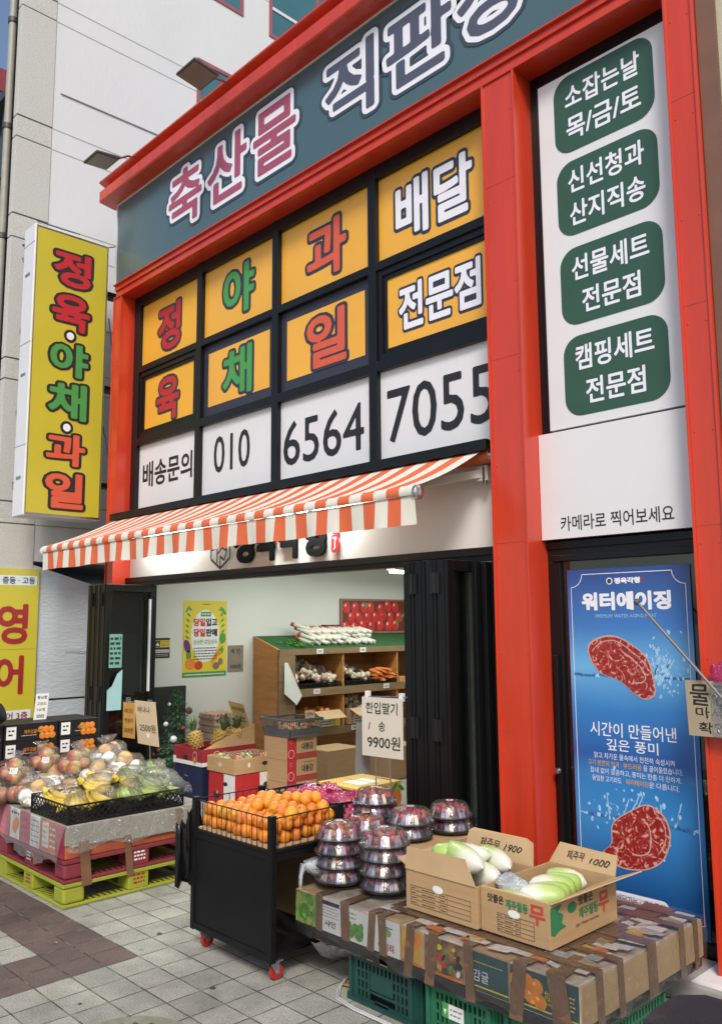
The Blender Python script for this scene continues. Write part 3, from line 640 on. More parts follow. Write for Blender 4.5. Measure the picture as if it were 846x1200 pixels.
bn = thing('banner', 'yellow hanging academy banner with large dark red Korean letters on the granite corner', 'banner', (-9.15, -.55, .8))
mb = MB(); mb.box(-9.185, -9.17, -1.10, -.318, .75, 2.41, SIGNYEL); build(mb, 'sheet', bn)
mb = MB(); f = Fr((-9.17, 0, 0), *SX); PALEB = mat('pale_blue_strip', (.62, .70, .72), .5, .03)
f.rect(mb, -1.0, 2.23, -.345, 2.335, PALEB, .002); f.text(mb, '초등 · 중등 · 고등', -.93, 2.245, -.365, 2.32, DINK, .004, fat=.02, step=.03)
f.rect(mb, -1.0, .79, -.355, .905, PALEB, .002); f.text(mb, '영어 3층', -.70, .805, -.385, .885, MAROON, .004, fat=.02, step=.03)
f.text(mb, '영', -.76, 1.60, -.425, 2.03, MAROON, .004, fat=.03); f.text(mb, '어', -.755, 1.07, -.45, 1.48, MAROON, .004, fat=.03)
f.rect(mb, -1.0, 1.545, -.32, 1.55, mat('banner_seam', (.35, .32, .03), .5), .002)
build(mb, 'print', bn)
CAB = mat('cable_rubber', (.02, .02, .022), .6)
def cable(pts, r, lab, grp='cables strung across the neighbour wall'):
    a, b = Vector(pts[0]), Vector(pts[1]); sg = pts[2]; mb = MB()
    mb.tube([a.lerp(b, k / 12) - Vector((0, 0, sg * 4 * (k / 12) * (1 - k / 12))) for k in range(13)], r, CAB, 5)
    tag(build(mb, 'overhead_cable', org=tuple(a)), lab, 'cable', grp)
for i, (a, b, sg, r) in enumerate(((((-9.9, -1.0, 6.9)), (-8.75, -.2, 6.2), .05, .006), ((-10.0, -1.0, 6.35), (-8.80, -.5, 6.0), .04, .009), ((-10.0, -1.0, 6.15), (-8.80, -.5, 5.86), .05, .006), ((-10, -.95, 5.85), (-8.80, -.4, 5.5), .06, .006), ((-10, -.95, 5.0), (-8.8, -.4, 4.2), .1, .006), ((-10, -.95, 4.3), (-8.8, -.4, 3.7), .1, .008), ((-10, -.95, 3.65), (-8.8, -.5, 3.3), .08, .012), ((-8.72, .05, 6.12), (-8.3, .1, 6.02), .02, .006), ((-8.5, .06, 5.2), (-8.31, .1, 4.0), -.06, .008), ((-8.6, .06, 4.1), (-8.31, .1, 3.3), .05, .007))):
    cable((a, b, sg), r, ['thin black cable highest across the granite strip to the top of the yellow box sign', 'thick black cable entering the box sign just under its top', 'thin lower twin of the thick cable at the top of the box sign', 'thin sagging cable to the box sign beside its first red letter', 'thin slack cable across the granite strip beside the first green letter', 'slack cable across the granite strip beside the second green letter', 'thickest black cable low on the granite strip beside the orange letters', 'short cable from the top of the box sign to the teal fascia', 'looped cable hanging between the box sign and the red pillar', 'short lower cable between the box sign and the red pillar'][i])
LAMPG = mat('lamp_housing', (.10, .095, .09), .5, .1, metal=.4); LAMPF = mat('lamp_lens', (.22, .19, .165), .3)
def floodlight(x, y1, z1, tilt, lab):
    t = thing('floodlight', lab, 'floodlight', (x, -.1, 6.72), 'floodlights over the fascia')
    mb = MB(); mb.tube([(x, -.08, 6.70), (x, -.2, 6.69), (x, y1, z1)], .012, STEEL, 8); mb.box(x - .04, x + .04, -.12, -.05, 6.715, 6.735, STEEL); build(mb, 'arm', t)
    mt = Matrix.Translation((x, y1 - .09, z1 - .03)) @ Matrix.Rotation(rad(tilt), 4, 'X')
    mb = MB(); mb.obox(mt, .30, .26, .025, LAMPG); build(mb, 'head', t, bevel=.006)
    mb = MB(); mb.obox(mt @ Matrix.Translation((0, 0, -.015)), .27, .23, .006, LAMPF); build(mb, 'lens', t)
floodlight(-5.96, -.36, 6.66, -8, 'small flat floodlight on an arm above the second teal letter group')
floodlight(-7.67, -.40, 6.56, 6, 'small flat floodlight on an arm near the left end of the cornice')

# ------------------------------------------------------------------ folding doors
HNG = mat('hinge_metal', (.03, .03, .032), .35, metal=.6)
def folded(x0, x1, y0, y1, n, lab, glassface):
    t = thing('folding_door', lab, 'folding door', ((x0 + x1) / 2, (y0 + y1) / 2, .08), 'folded glass doors of the shop'); wd = (x1 - x0) / n; z0, z1 = .08, 2.19
    for i in range(n):
        a = x0 + i * wd + .004; b = x0 + (i + 1) * wd - .004; mb = MB(); s = .062
        mb.box(a, b, y0, y0 + s, z0, z1, BLACKAL); mb.box(a, b, y1 - s, y1, z0, z1, BLACKAL); mb.box(a, b, y0 + s, y1 - s, z1 - .07, z1, BLACKAL); mb.box(a, b, y0 + s, y1 - s, z0, z0 + .10, BLACKAL)
        mb.box(a + .025, b - .025, y0 - .006, y0, z0, z1, BLACKAL)
        lf = build(mb, 'leaf', t, bevel=.004)
        mb = MB(); mb.box((a + b) / 2 - .006, (a + b) / 2 + .006, y0 + s, y1 - s, z0 + .1, z1 - .07, GLASS); build(mb, 'pane', lf)
    for i in range(1, n, 2):
        for z in (.35, 1.08, 1.98):
            mb = MB(); mb.box(x0 + i * wd - .035, x0 + i * wd + .035, y0 - .018, y0 - .004, z, z + .13, HNG); mb.tube([(x0 + i * wd, y0 - .02, z), (x0 + i * wd, y0 - .02, z + .13)], .009, HNG, 8); build(mb, 'hinge', t)
    return t
dl = folded(-7.965, -7.575, -.33, .215, 4, 'black framed folding glass door stacked open at the left red pillar', 1)
mb = MB(); mb.box(-7.572, -7.55, .12, .14, 1.15, 2.05, mat('pale_pull', (.6, .6, .6), .3)); build(mb, 'handle', dl)
dr = folded(-3.79, -3.41, -.19, .30, 4, 'black framed folding glass door stacked open at the middle red pillar', 1)
mb = MB()
for i in range(3): mb.box(-3.40 + i * .055, -3.365 + i * .055, .03 + i * .03, .13 + i * .05, .08, 2.18, BLACKAL)
build(mb, 'jamb', dr, bevel=.004)
NOTE = mat('green_notice', (.13, .30, .24), .6, .1); NOTE2 = mat('teal_notice', (.28, .46, .47), .6, .08)
mb = MB(); f = Fr((-7.569, 0, 0), *SX); f.rect(mb, -.29, 1.39, -.155, 1.71, NOTE, .002); f.scrib(mb, -.28, 1.41, -.17, 1.69, INK, 6, .003, .5, 3)
tag(build(mb, 'door_notice', org=(-7.567, -.22, 1.39)), 'green notice with dark writing stuck on the left folding door glass', 'notice')
mb = MB(); f.pol(mb, [(-.30, .99), (-.15, .99), (-.145, 1.37), (-.2, 1.33), (-.25, 1.22), (-.30, 1.18)], NOTE2, .002)
tag(build(mb, 'hanging_cloth', org=(-7.567, -.22, .99)), 'pale teal cloth hanging behind the left folding door glass', 'cloth')

# ------------------------------------------------------------------ blue poster in the right bay
PB = ramp_mat('poster_blue_print', 2, [(0, (.01, .05, .16)), (.12, (.013, .09, .28)), (.3, (.04, .24, .55)), (.42, (.03, .20, .50)), (.47, (.015, .10, .36)), (.60, (.03, .20, .52)), (.72, (.14, .42, .72)), (.83, (.05, .19, .50)), (1, (.022, .055, .23))], .3, namt=.02, nscale=3, coat=.4)
FAT = mat('fat_print', (.55, .34, .29), .5, .1, 40); SPL = mat('splash_print', (.32, .55, .78), .4, .25, 60); SPD = mat('deep_splash_print', (.05, .16, .38), .4, .3, 30); GOLD = mat('gold_ink', (.60, .33, .06), .5)
def marble():
    m, t, b = _new('meat_print'); N = t.nodes; L = t.links; tc = N.new('ShaderNodeTexCoord')
    nz = N.new('ShaderNodeTexNoise'); nz.inputs['Scale'].default_value = 17; nz.inputs['Detail'].default_value = 8; nz.inputs['Distortion'].default_value = 2.8; L.new(tc.outputs['Object'], nz.inputs['Vector'])
    cr = N.new('ShaderNodeValToRGB'); L.new(nz.outputs['Fac'], cr.inputs[0]); e = cr.color_ramp.elements
    e[0].position = .36; e[0].color = (.22, .012, .010, 1); e[1].position = .63; e[1].color = (.66, .36, .30, 1); q = e.new(.54); q.color = (.36, .03, .022, 1)
    L.new(cr.outputs[0], b.inputs['Base Color']); b.inputs['Roughness'].default_value = .4
    return m
MEAT = marble()
ps = thing('water_aging_poster', 'tall blue poster of raw steaks in splashing water on the narrow glass door', 'poster', (-2.44, .215, .12))
mb = MB(); mb.box(-2.815, -2.055, .214, .218, .10, 2.105, PB); build(mb, 'sheet', ps)
f = Fr((0, .2135, 0), *FX); mb = MB()
L0, L1, B0, B1 = -2.79, -2.082, .17, 2.075; q = .075
def arc(cx, cz, a0, a1): return [(cx + q * math.cos(rad(a0 + (a1 - a0) * k / 6)), cz + q * math.sin(rad(a0 + (a1 - a0) * k / 6))) for k in range(7)]
f.line(mb, [(L0, B0 + q), (L0, B1 - q)], .004, LWHT); f.line(mb, [(L1, B0 + q), (L1, B1 - q)], .004, LWHT); f.line(mb, [(L0 + q, B1), (L1 - q, B1)], .004, LWHT); f.line(mb, [(L0 + q, B0), (L1 - q, B0)], .004, LWHT)
for c in (arc(L0, B1, 270, 360), arc(L1, B1, 180, 270), arc(L0, B0, 0, 90), arc(L1, B0, 90, 180)): f.line(mb, c, .004, LWHT)
build(mb, 'border_line', ps)
mb = MB(); f.text(mb, '정육각형', -2.505, 2.012, -2.345, 2.048, LWHT, .001, fat=.06, step=.03); f.ell(mb, -2.535, 2.03, .02, .02, LWHT); f.ell(mb, -2.535, 2.03, .014, .014, DINK, .002); f.rect(mb, -2.337, 2.016, -2.327, 2.044, LRED)
f.text(mb, '워터에이징', -2.722, 1.862, -2.168, 1.968, LWHT, .001, fat=.05); f.text(mb, 'PREMIUM WATER AGING MEAT', -2.632, 1.82, -2.257, 1.84, SPL, .001)
f.text(mb, '시간이 만들어낸', -2.70, 1.15, -2.18, 1.23, LWHT, .001, fat=.008, shear=.02); f.text(mb, '깊은 풍미', -2.60, 1.075, -2.287, 1.14, LWHT, .001, fat=.008)
f.text(mb, '맑고 차가운 물속에서 천천히 숙성시켜', -2.681, 1.025, -2.199, 1.058, LWHT, .001); f.text(mb, '고기 본연의 맛과', -2.722, .983, -2.525, 1.015, GOLD, .001, fat=.012, step=.04); f.text(mb, '부드러움', -2.50, .983, -2.39, 1.015, GOLD, .001, fat=.012, step=.04); f.text(mb, '을 끌어올렸습니다.', -2.38, .983, -2.155, 1.015, LWHT, .001)
f.text(mb, '잡내 없이 깔끔하고, 풍미는 한층 더 진하게.', -2.71, .94, -2.165, .972, LWHT, .001); f.text(mb, '동일한 고기라도 ', -2.699, .897, -2.515, .929, LWHT, .001); f.text(mb, '워터에이징', -2.49, .897, -2.355, .929, GOLD, .001, fat=.012, step=.04); f.text(mb, '은 다릅니다.', -2.35, .897, -2.178, .929, LWHT, .001)
build(mb, 'lettering', ps)
mb = MB(); f.rrect(mb, -2.60, .245, -2.27, .32, .036, LWHT, .001); f.text(mb, '배달가능 / 배송문의', -2.575, .262, -2.295, .304, mat('blue_ink', (.02, .06, .22), .5), .002, fat=.012, step=.04); build(mb, 'badge', ps)
def steak(name, pts, eye, cap, seed):
    rg = random.Random(seed); mb = MB()
    def sm(P, n=5):
        o = []
        for i in range(len(P)):
            p0, p1, p2, p3 = [Vector((*P[(i + k) % len(P)], 0)) for k in (-1, 0, 1, 2)]
            for k in range(n):
                t = k / n; o.append(tuple((.5 * ((2 * p1) + (p2 - p0) * t + (2 * p0 - 5 * p1 + 4 * p2 - p3) * t * t + (3 * p1 - p0 - 3 * p2 + p3) * t ** 3))[:2]))
        return o
    c = np.mean(pts, 0); f.pol(mb, sm(pts), FAT, .0015)
    f.pol(mb, sm([tuple(c + (np.array(p) - c) * .955) for p in pts]), MEAT, .002)
    f.line(mb, sm(eye)[6:-9], .007, FAT, .0025); f.line(mb, sm(eye)[12:-16], .012, FAT, .0026); f.line(mb, sm(cap)[:-12], .005, FAT, .0025)
    f.pol(mb, sm(eye), MEAT, .0022)
    return build(mb, name, ps)
steak('steak_picture', [(-2.697, 1.642), (-2.627, 1.706), (-2.496, 1.713), (-2.335, 1.611), (-2.291, 1.482), (-2.286, 1.4), (-2.348, 1.369), (-2.418, 1.402), (-2.498, 1.464), (-2.636, 1.516)], [(-2.60, 1.63), (-2.5, 1.64), (-2.38, 1.56), (-2.34, 1.48), (-2.42, 1.46), (-2.56, 1.53)], [(-2.665, 1.625), (-2.6, 1.68), (-2.5, 1.685), (-2.37, 1.595), (-2.45, 1.655), (-2.58, 1.668)], 1)
steak('steak_picture', [(-2.653, .50), (-2.597, .566), (-2.581, .679), (-2.451, .772), (-2.359, .809), (-2.273, .763), (-2.24, .663), (-2.286, .533), (-2.398, .459), (-2.551, .445)], [(-2.50, .68), (-2.42, .73), (-2.36, .68), (-2.37, .56), (-2.46, .53), (-2.53, .58)], [(-2.33, .77), (-2.28, .72), (-2.27, .64), (-2.32, .55), (-2.29, .62), (-2.31, .70)], 2)
mb = MB(); rg = random.Random(5)
for zc, sp in ((1.49, 1), (.71, -1)):
    for k in range(26):
        u = -2.79 + k * .027; f.pol(mb, [(u, zc - .006 + rg.uniform(-.006, .006)), (u + .03, zc - .006 + rg.uniform(-.006, .006)), (u + .03, zc + .006 + rg.uniform(-.004, .008)), (u, zc + .004 + rg.uniform(-.004, .008))], SPL if rg.random() < .35 else SPD, .001)
    for k in range(120):
        cx = rg.gauss(-2.24 if sp > 0 else -2.45, .07 if sp > 0 else .13); cz = zc + abs(rg.gauss(0, .10)) * (1 if sp > 0 or rg.random() < .6 else -1) * rg.choice((1, 1, 1, -.5)); r = abs(rg.gauss(.0035, .0025)) + .0015
        if -2.79 < cx < -2.09: f.ell(mb, cx, cz, r, r * rg.uniform(1, 2.2), SPL, .0012 + k * 1e-6, 7, rg.uniform(-.6, .6))
    for k in range(9):
        a = rg.uniform(-.5, .9); L = rg.uniform(.06, .17); cx = (-2.27 if sp > 0 else -2.60 + .05 * k) + rg.uniform(-.03, .03); f.line(mb, [(cx, zc), (cx + L * math.sin(a) * .6, zc + L * .55), (cx + L * math.sin(a), zc + L)], rg.uniform(.003, .009), SPL, .0011)
build(mb, 'splash_picture', ps)
# ------------------------------------------------------------------ shop interior
LED = emit('led_tube', (.92, 1, .96), 9.)
def ceil_light(x, y0, y1, z, watts, lab):
    t = thing('ceiling_light', lab, 'ceiling light', (x, (y0 + y1) / 2, z), 'ceiling tubes in the shop')
    mb = MB(); mb.box(x - .07, x + .07, y0, y1, z + .03, z + .06, WHITE); build(mb, 'housing', t)
    mb = MB(); mb.box(x - .055, x + .055, y0 + .02, y1 - .02, z, z + .03, LED); build(mb, 'tube', t, bevel=.01)
    l = bpy.data.lights.new('ceiling_lamp', 'AREA'); l.shape = 'RECTANGLE'; l.size = .15; l.size_y = y1 - y0; l.energy = watts; l.color = (.93, 1, .95)
    o = bpy.data.objects.new('ceiling_lamp', l); COL.objects.link(o); o.location = (x, (y0 + y1) / 2, z - .02)
ceil_light(-6.9, .9, 2.7, 2.54, 19, 'white ceiling tube nearest the poster wall in the shop')
ceil_light(-6.9, 2.9, 4.6, 2.38, 19, 'white ceiling tube over the produce rack at the back of the shop')
ceil_light(-4.6, .9, 3.0, 2.54, 14, 'white ceiling tube behind the right folding door')
l = thing('awning_light', 'white strip lamp under the awning that lights the shop name', 'strip light', (-5.7, .1, 2.80))
mb = MB(); mb.box(-6.9, -4.5, .06, .11, 2.78, 2.80, WHITE); mb.box(-6.88, -4.52, .065, .105, 2.77, 2.78, LED); build(mb, 'strip', l)
for x, wx in ((-7.3, 13), (-5.2, 20)):
    q = bpy.data.lights.new('header_lamp', 'AREA'); q.shape = 'RECTANGLE'; q.size = .9; q.size_y = .04; q.energy = wx; q.color = (.92, 1, .95)
    o = bpy.data.objects.new('header_lamp', q); COL.objects.link(o); o.location = (x, .08, 2.765)

GREY = mat('grey_board', (.18, .18, .18), .6)
po = thing('produce_poster', 'yellow produce poster with a white oval, vegetables and Korean headline on the shop wall', 'poster', (-8.097, 1.13, 1.22))
PYEL = mat('poster_yellow', (.62, .50, .03), .5, .04); PG = mat('poster_green', (.07, .26, .06), .5, .1); PPUR = mat('aubergine_print', (.10, .02, .16), .5); PRED = mat('tomato_print', (.52, .035, .02), .5, .1); PCAR = mat('carrot_print', (.70, .20, .03), .5)
f = Fr((-8.099, 0, 0), *SX); mb = MB(); f.rect(mb, .852, 1.22, 1.424, 2.06, PYEL, .002); build(mb, 'sheet', po)
mb = MB(); f.rect(mb, .852, 1.22, 1.424, 1.275, PG, .003); f.ell(mb, 1.138, 1.67, .185, .29, PAPERW, .003, 28)
for sg in (-1, 1):
    for k in range(9): a = 1.67 - .2 + k * .062; f.ell(mb, 1.138 + sg * (.235 - .006 * (k - 4) ** 2 * .35), a, .03, .012, PG, .0035, 8, sg * .7)
f.ell(mb, .905, 1.965, .012, .05, PG, .004, 10, -.6); f.ell(mb, 1.375, 1.95, .02, .06, PG, .004, 10, .7)
f.ell(mb, .905, 1.56, .04, .075, PPUR, .005, 14, .3); f.ell(mb, .93, 1.46, .03, .06, PG, .005, 10); f.ell(mb, .95, 1.365, .062, .062, PCAR, .0055); f.ell(mb, 1.055, 1.345, .052, .047, PRED, .006); f.ell(mb, 1.37, 1.64, .045, .06, PG, .005, 12)
f.pol(mb, [(1.20, 1.33), (1.27, 1.40), (1.36, 1.49), (1.31, 1.51), (1.25, 1.43)], PCAR, .006); f.ell(mb, 1.35, 1.50, .04, .03, PG, .0055, 10, .8); f.ell(mb, 1.285, 1.335, .045, .04, mat('mushroom_print', (.20, .12, .09), .5), .0065); f.ell(mb, 1.345, 1.38, .03, .04, mat('potato_print', (.25, .13, .08), .5), .006)
build(mb, 'picture', po)
mb = MB(); f.text(mb, '당일', .985, 1.775, 1.135, 1.865, PRED, .006, fat=.04); f.text(mb, '입고', 1.145, 1.775, 1.295, 1.865, INK, .006, fat=.04); f.text(mb, '당일', .985, 1.66, 1.135, 1.75, PRED, .006, fat=.04); f.text(mb, '판매', 1.145, 1.66, 1.295, 1.75, INK, .006, fat=.04)
f.rect(mb, 1.075, 1.885, 1.21, 1.935, PG, .005); f.scrib(mb, 1.09, 1.895, 1.20, 1.925, PAPERW, 1, .006, .4); f.text(mb, '싱싱한 과일상자', .985, 1.575, 1.295, 1.63, PG, .006); f.scrib(mb, .99, 1.40, 1.29, 1.55, INK, 5, .006, .35, 4); f.scrib(mb, 1.10, 2.01, 1.20, 2.03, INK, 1, .004, .5); f.scrib(mb, .88, 1.235, 1.40, 1.258, PAPERW, 1, .004, .5, 6)
build(mb, 'lettering', po)
t = thing('security_sticker', 'small yellow and black warning sticker on the wall near the door', 'sticker', (-8.098, .59, 1.44))
mb = MB(); f.rect(mb, .50, 1.44, .69, 1.655, INK, .002); f.rect(mb, .50, 1.555, .69, 1.63, PYEL, .003); f.rect(mb, .505, 1.56, .57, 1.625, INK, .004); f.pol(mb, [(.515, 1.575), (.54, 1.61), (.56, 1.58), (.55, 1.57)], PAPERW, .005); f.text(mb, 'CCTV', .585, 1.595, .68, 1.62, INK, .004); f.text(mb, '촬영중', .585, 1.565, .68, 1.59, INK, .004); f.rect(mb, .51, 1.50, .68, 1.53, PAPERW, .003); f.scrib(mb, .515, 1.505, .675, 1.525, INK, 1, .004, .5); f.scrib(mb, .52, 1.455, .67, 1.49, PAPERW, 2, .003, .3)
build(mb, 'sheet', t)
def price_card(name, lab, fr, w, h, rows, m, grp=None, cat='price sign', org=None, th=.004):
    mb = MB(); n = -fr.n * th; mb.prism([fr.p(0, 0), fr.p(w, 0), fr.p(w, h), fr.p(0, h)], n, m)
    for st, a, b, c, d in rows: fr.text(mb, st, a * w, b * h, c * w, d * h, INK, .001, fat=.012, step=.04, wob=.0015)
    return tag(build(mb, name, org=org or tuple(fr.p(w / 2, 0))), lab, cat, grp)
WALLCARD = mat('grey_brown_card', (.22, .19, .14), .8, .08)
price_card('price_sign', 'grey brown handwritten card on the wall right of the yellow produce poster', Fr((-8.094, 1.445, 1.255), *SX), .215, .30, [('특 란', .2, .68, .8, .88), ('6000원', .15, .12, .85, .3)], WALLCARD)

# rack along the left wall
rk = thing('produce_rack', 'long plywood produce rack with sloped green top along the shop wall', 'shelf', (-7.85, 3.3, .06))
mb = MB()
mb.prism([(-8.09, 1.80, .06), (-7.60, 1.80, .06), (-7.60, 1.80, 1.50), (-8.09, 1.80, 1.655)], (0, .02, 0), PLY); build(mb, 'end_panel', rk)
mb = MB(); mb.prism([(-8.09, 1.82, 1.635), (-7.60, 1.82, 1.482), (-7.60, 1.82, 1.50), (-8.09, 1.82, 1.655)], (0, 3.3, 0), GREENMAT); build(mb, 'green_top', rk)
mb = MB(); mb.box(-8.085, -8.07, 1.82, 5.12, .06, 1.60, PLY); build(mb, 'back_board', rk)
for z in (.98, .52): mb = MB(); mb.box(-8.07, -7.62, 1.82, 5.12, z, z + .02, PLY); mb.box(-7.62, -7.60, 1.82, 5.12, z - .02, z + .07, PLYL); build(mb, 'board', rk)
mb = MB(); mb.box(-7.615, -7.595, 1.80, 5.12, 1.44, 1.505, PLYL); build(mb, 'front_lip', rk)
for y in (2.78, 3.72, 4.6): mb = MB(); mb.box(-8.07, -7.615, y, y + .02, .54, 1.46, PLY); build(mb, 'divider', rk)
mb = MB(); mb.box(-7.63, -7.597, 1.795, 2.03, .06, 1.44, PLYL); build(mb, 'front_post', rk)
GARL = mat('garlic_skin', (.52, .42, .32), .75, .3, 30, .3, 60); GARL2 = mat('shallot_skin', (.34, .22, .16), .7, .4, 25); CARR = mat('carrot_skin', (.62, .17, .03), .55, .15, 20, .2, 60); GRNB = mat('scallion_green', (.06, .2, .03), .6, .4, 20); ROLLW = mat('white_root', (.62, .58, .50), .6, .12, 20); ROLLR = mat('root_wrap', (.45, .06, .05), .5)
def lattice(mb, fr, w, h, m, p=.045, t=.0065, th=.006, rim=.012):
    """diagonal plastic lattice with a solid rim, built as bars on the face fr"""
    mb.prism([fr.p(0, 0), fr.p(w, 0), fr.p(w, rim), fr.p(0, rim)], fr.n * th, m); mb.prism([fr.p(0, h - rim), fr.p(w, h - rim), fr.p(w, h), fr.p(0, h)], fr.n * th, m)
    mb.prism([fr.p(0, rim), fr.p(rim, rim), fr.p(rim, h - rim), fr.p(0, h - rim)], fr.n * th, m); mb.prism([fr.p(w - rim, rim), fr.p(w, rim), fr.p(w, h - rim), fr.p(w - rim, h - rim)], fr.n * th, m)
    H = h - 2 * rim
    for sg in (1, -1):
        k = -H
        while k < w:
            a, b = k, k + H; z0, z1 = 0, H
            if a < 0: z0 = -a; a = 0
            if b > w: z1 = H - (b - w); b = w
            if b > a + .004:
                A = (a, z0) if sg > 0 else (a, H - z0); B = (b, z1) if sg > 0 else (b, H - z1); o = th * (.2 if sg > 0 else .6)
                pa = fr.p(A[0], rim + A[1], o); pb = fr.p(B[0], rim + B[1], o); mb.bar(pa, pb, t, th * .5, m, up=fr.n)
            k += p
def lat_crate(name, x0, x1, y0, y1, z0, z1, lab, grp=None, p=.045, cat='crate'):
    t = thing(name, lab, cat, ((x0 + x1) / 2, (y0 + y1) / 2, z0), grp); h = z1 - z0
    for fr, wd in ((Fr((x0, y0, z0), *FX), x1 - x0), (Fr((x1, y0, z0), *SX), y1 - y0), (Fr((x1, y1, z0), (-1, 0, 0)), x1 - x0), (Fr((x0, y1, z0), (0, -1, 0)), y1 - y0)):
        mb = MB(); lattice(mb, fr, wd, h, BLACKMAT, p); build(mb, 'side', t)
    mb = MB(); mb.box(x0 + .004, x1 - .004, y0 + .004, y1 - .004, z0 + .001, z0 + .008, BLACKMAT); build(mb, 'bottom', t)
    return t
rg = random.Random(11)
for y0, y1, lab in ((1.98, 2.74, 'black lattice crate of loose garlic on the middle shelf by the rack end'), (2.84, 3.26, 'black lattice crate of bulb garlic in the middle of the rack shelf'), (3.30, 3.70, 'black lattice crate of carrots on the rack shelf')):
    lat_crate('produce_crate', -8.0, -7.61, y0, y1, 1.005, 1.11, lab, 'black crates on the rack shelf', .04)
t = thing('garlic_heap', 'heap of bulb garlic in black crates on the rack', 'garlic', (-7.8, 2.6, 1.02)); MBs = MB(); MB2 = MB()
for k in range(260):
    y = rg.uniform(2.0, 3.28); hump = .22 + .17 * math.sin((y - 2) * 5.2) ** 2; x = rg.uniform(-8.0, -7.65); z = 1.04 + (hump * (1 - ((x + 7.95) / .38) * .6)) * rg.uniform(.5, 1)
    if 2.74 < y < 2.84: continue
    (MBs if rg.random() < .75 else MB2).ball((x, y, z), rg.uniform(.022, .042), GARL if rg.random() < .75 else GARL2, 7, 5, .3, k)
tag(build(MBs, 'bulbs', t, smooth=60), None, None, kind='stuff'); tag(build(MB2, 'shallots', t, smooth=60), None, None, kind='stuff')
cb = MB(); cb.tube([(0, 0, 0), (.03, 0, 0), (.12, 0, .003), (.19, 0, 0)], [.012, .021, .016, .004], CARR, 9)
c0 = None; LABC = 'bright orange carrot in the heap on the rack shelf'
for k in range(26):
    loc = (-7.75 + rg.uniform(-.08, .03), 3.33 + (k % 9) * .04, 1.10 + .055 * (k // 9) + rg.uniform(0, .02)); rot = (0, rg.uniform(-.1, .25), rg.uniform(-.5, .5) + .35)
    if c0 is None: c0 = tag(build(cb, 'carrot', smooth=50), LABC, 'carrot', 'carrots in the rack crate'); o = c0
    else: o = c0.copy(); COL.objects.link(o)
    put(o, loc, rot)
sb = MB(); sb.tube([(-.09, 0, 0), (.09, 0, 0)], .02, ROLLW, 9); sb.tube([(-.095, 0, 0), (-.06, 0, 0)], .0205, ROLLR, 9)
r0 = None
for k in range(40):
    loc = (-7.80 - .10 * (k // 20) + .02 * (k % 3), 2.35 + (k % 13) * .085 + rg.uniform(-.01, .01), 1.595 + .045 * (k // 13) + .03 * (k // 20)); rot = (0, .30, rg.uniform(-.35, .35) + .5)
    if r0 is None: r0 = tag(build(sb, 'wrapped_root', smooth=50), 'white wrapped root bundle laid in a row on the sloped green rack top', 'root vegetable', 'wrapped white roots on the rack top'); o = r0
    else: o = r0.copy(); COL.objects.link(o)
    put(o, loc, rot, 1.25)
gb = MB()
for k in range(40): a = Vector((rg.uniform(-.1, .1), rg.uniform(-.22, .22), rg.uniform(0, .03))); gb.tube([a, a + Vector((rg.uniform(.05, .12), rg.uniform(-.05, .05), .01))], .007, GRNB, 5)
o = tag(build(gb, 'scallion_bunch'), 'green scallion bunches in film on the left of the rack top', 'scallions', kind='stuff'); put(o, (-7.78, 2.12, 1.575), (0, .3, 0))
# apple picture
tp = thing('apple_picture', 'framed picture of red apples on the wall above the rack', 'picture', (-8.08, 3.75, 1.66))
PICW = mat('picture_frame', (.25, .13, .06), .5); PDK = mat('picture_ground', (.12, .02, .015), .5); PAP = mat('apple_print', (.50, .025, .02), .35, .25, 14); PHI = mat('apple_print_light', (.75, .40, .34), .4)
f = Fr((-8.07, 0, 0), *SX); mb = MB(); mb.box(-8.098, -8.07, 3.17, 4.40, 1.665, 2.115, PICW); build(mb, 'frame', tp)
mb = MB(); f.rect(mb, 3.20, 1.69, 4.37, 2.09, PDK, .001); k = 0
for r in range(3):
    for c in range(8):
        y = 3.27 + c * .15 + (.07 if r % 2 else 0) + rg.uniform(-.02, .02); z = 1.755 + r * .125 + rg.uniform(-.02, .02); k += 1
        if y < 4.31: f.ell(mb, y, z, .068, .075, PAP, .002 + k * .0001, 14); f.ell(mb, y - .02, z + .03, .018, .022, PHI, .0022 + k * .0001, 8)
for y, z, r in ((3.62, 2.03, .8), (4.2, 1.80, -.9), (4.32, 1.9, .5)): f.ell(mb, y, z, .05, .022, PG, .006, 8, r)
build(mb, 'print', tp)
mb = MB(); f = Fr((-8.098, 0, 0), *SX); mb.box(-8.098, -8.09, 4.42, 5.1, 1.62, 2.10, INK); f2 = Fr((-8.09, 0, 0), *SX)
for k in range(26): y = rg.uniform(4.5, 5.0); z = rg.uniform(1.7, 2.05); f2.line(mb, [(y, z), (y + rg.uniform(-.04, .04), z + rg.uniform(-.05, .05))], .006, GREY, .001)
tag(build(mb, 'chalk_board', org=(-8.09, 4.75, 1.62)), 'black chalk board right of the apple picture', 'board')
mb = MB(); mb.box(-8.06, -7.98, 2.82, 3.12, 1.66, 1.78, INK); mb.box(-7.979, -7.975, 2.86, 3.08, 1.68, 1.76, GREY); tag(build(mb, 'black_speaker', org=(-8.02, 2.97, 1.63), bevel=.006), 'small black box at the back of the rack top left of the apple picture', 'box')
for y, z, lab in ((2.35, 1.445, 'white price tag on the upper rack edge at the left'), (3.05, 1.445, 'white price tag on the upper rack edge in the middle'), (2.30, .985, 'white price tag under the garlic crate'), (3.45, .985, 'white price tag under the carrots'), (2.9, .525, 'white price tag on the lowest rack edge')):
    price_card('price_tag', lab, Fr((-7.592, y, z), *SX), .10, .055, [('2000', .15, .25, .85, .75)], PAPERW, 'price tags on the rack edges', 'price tag')
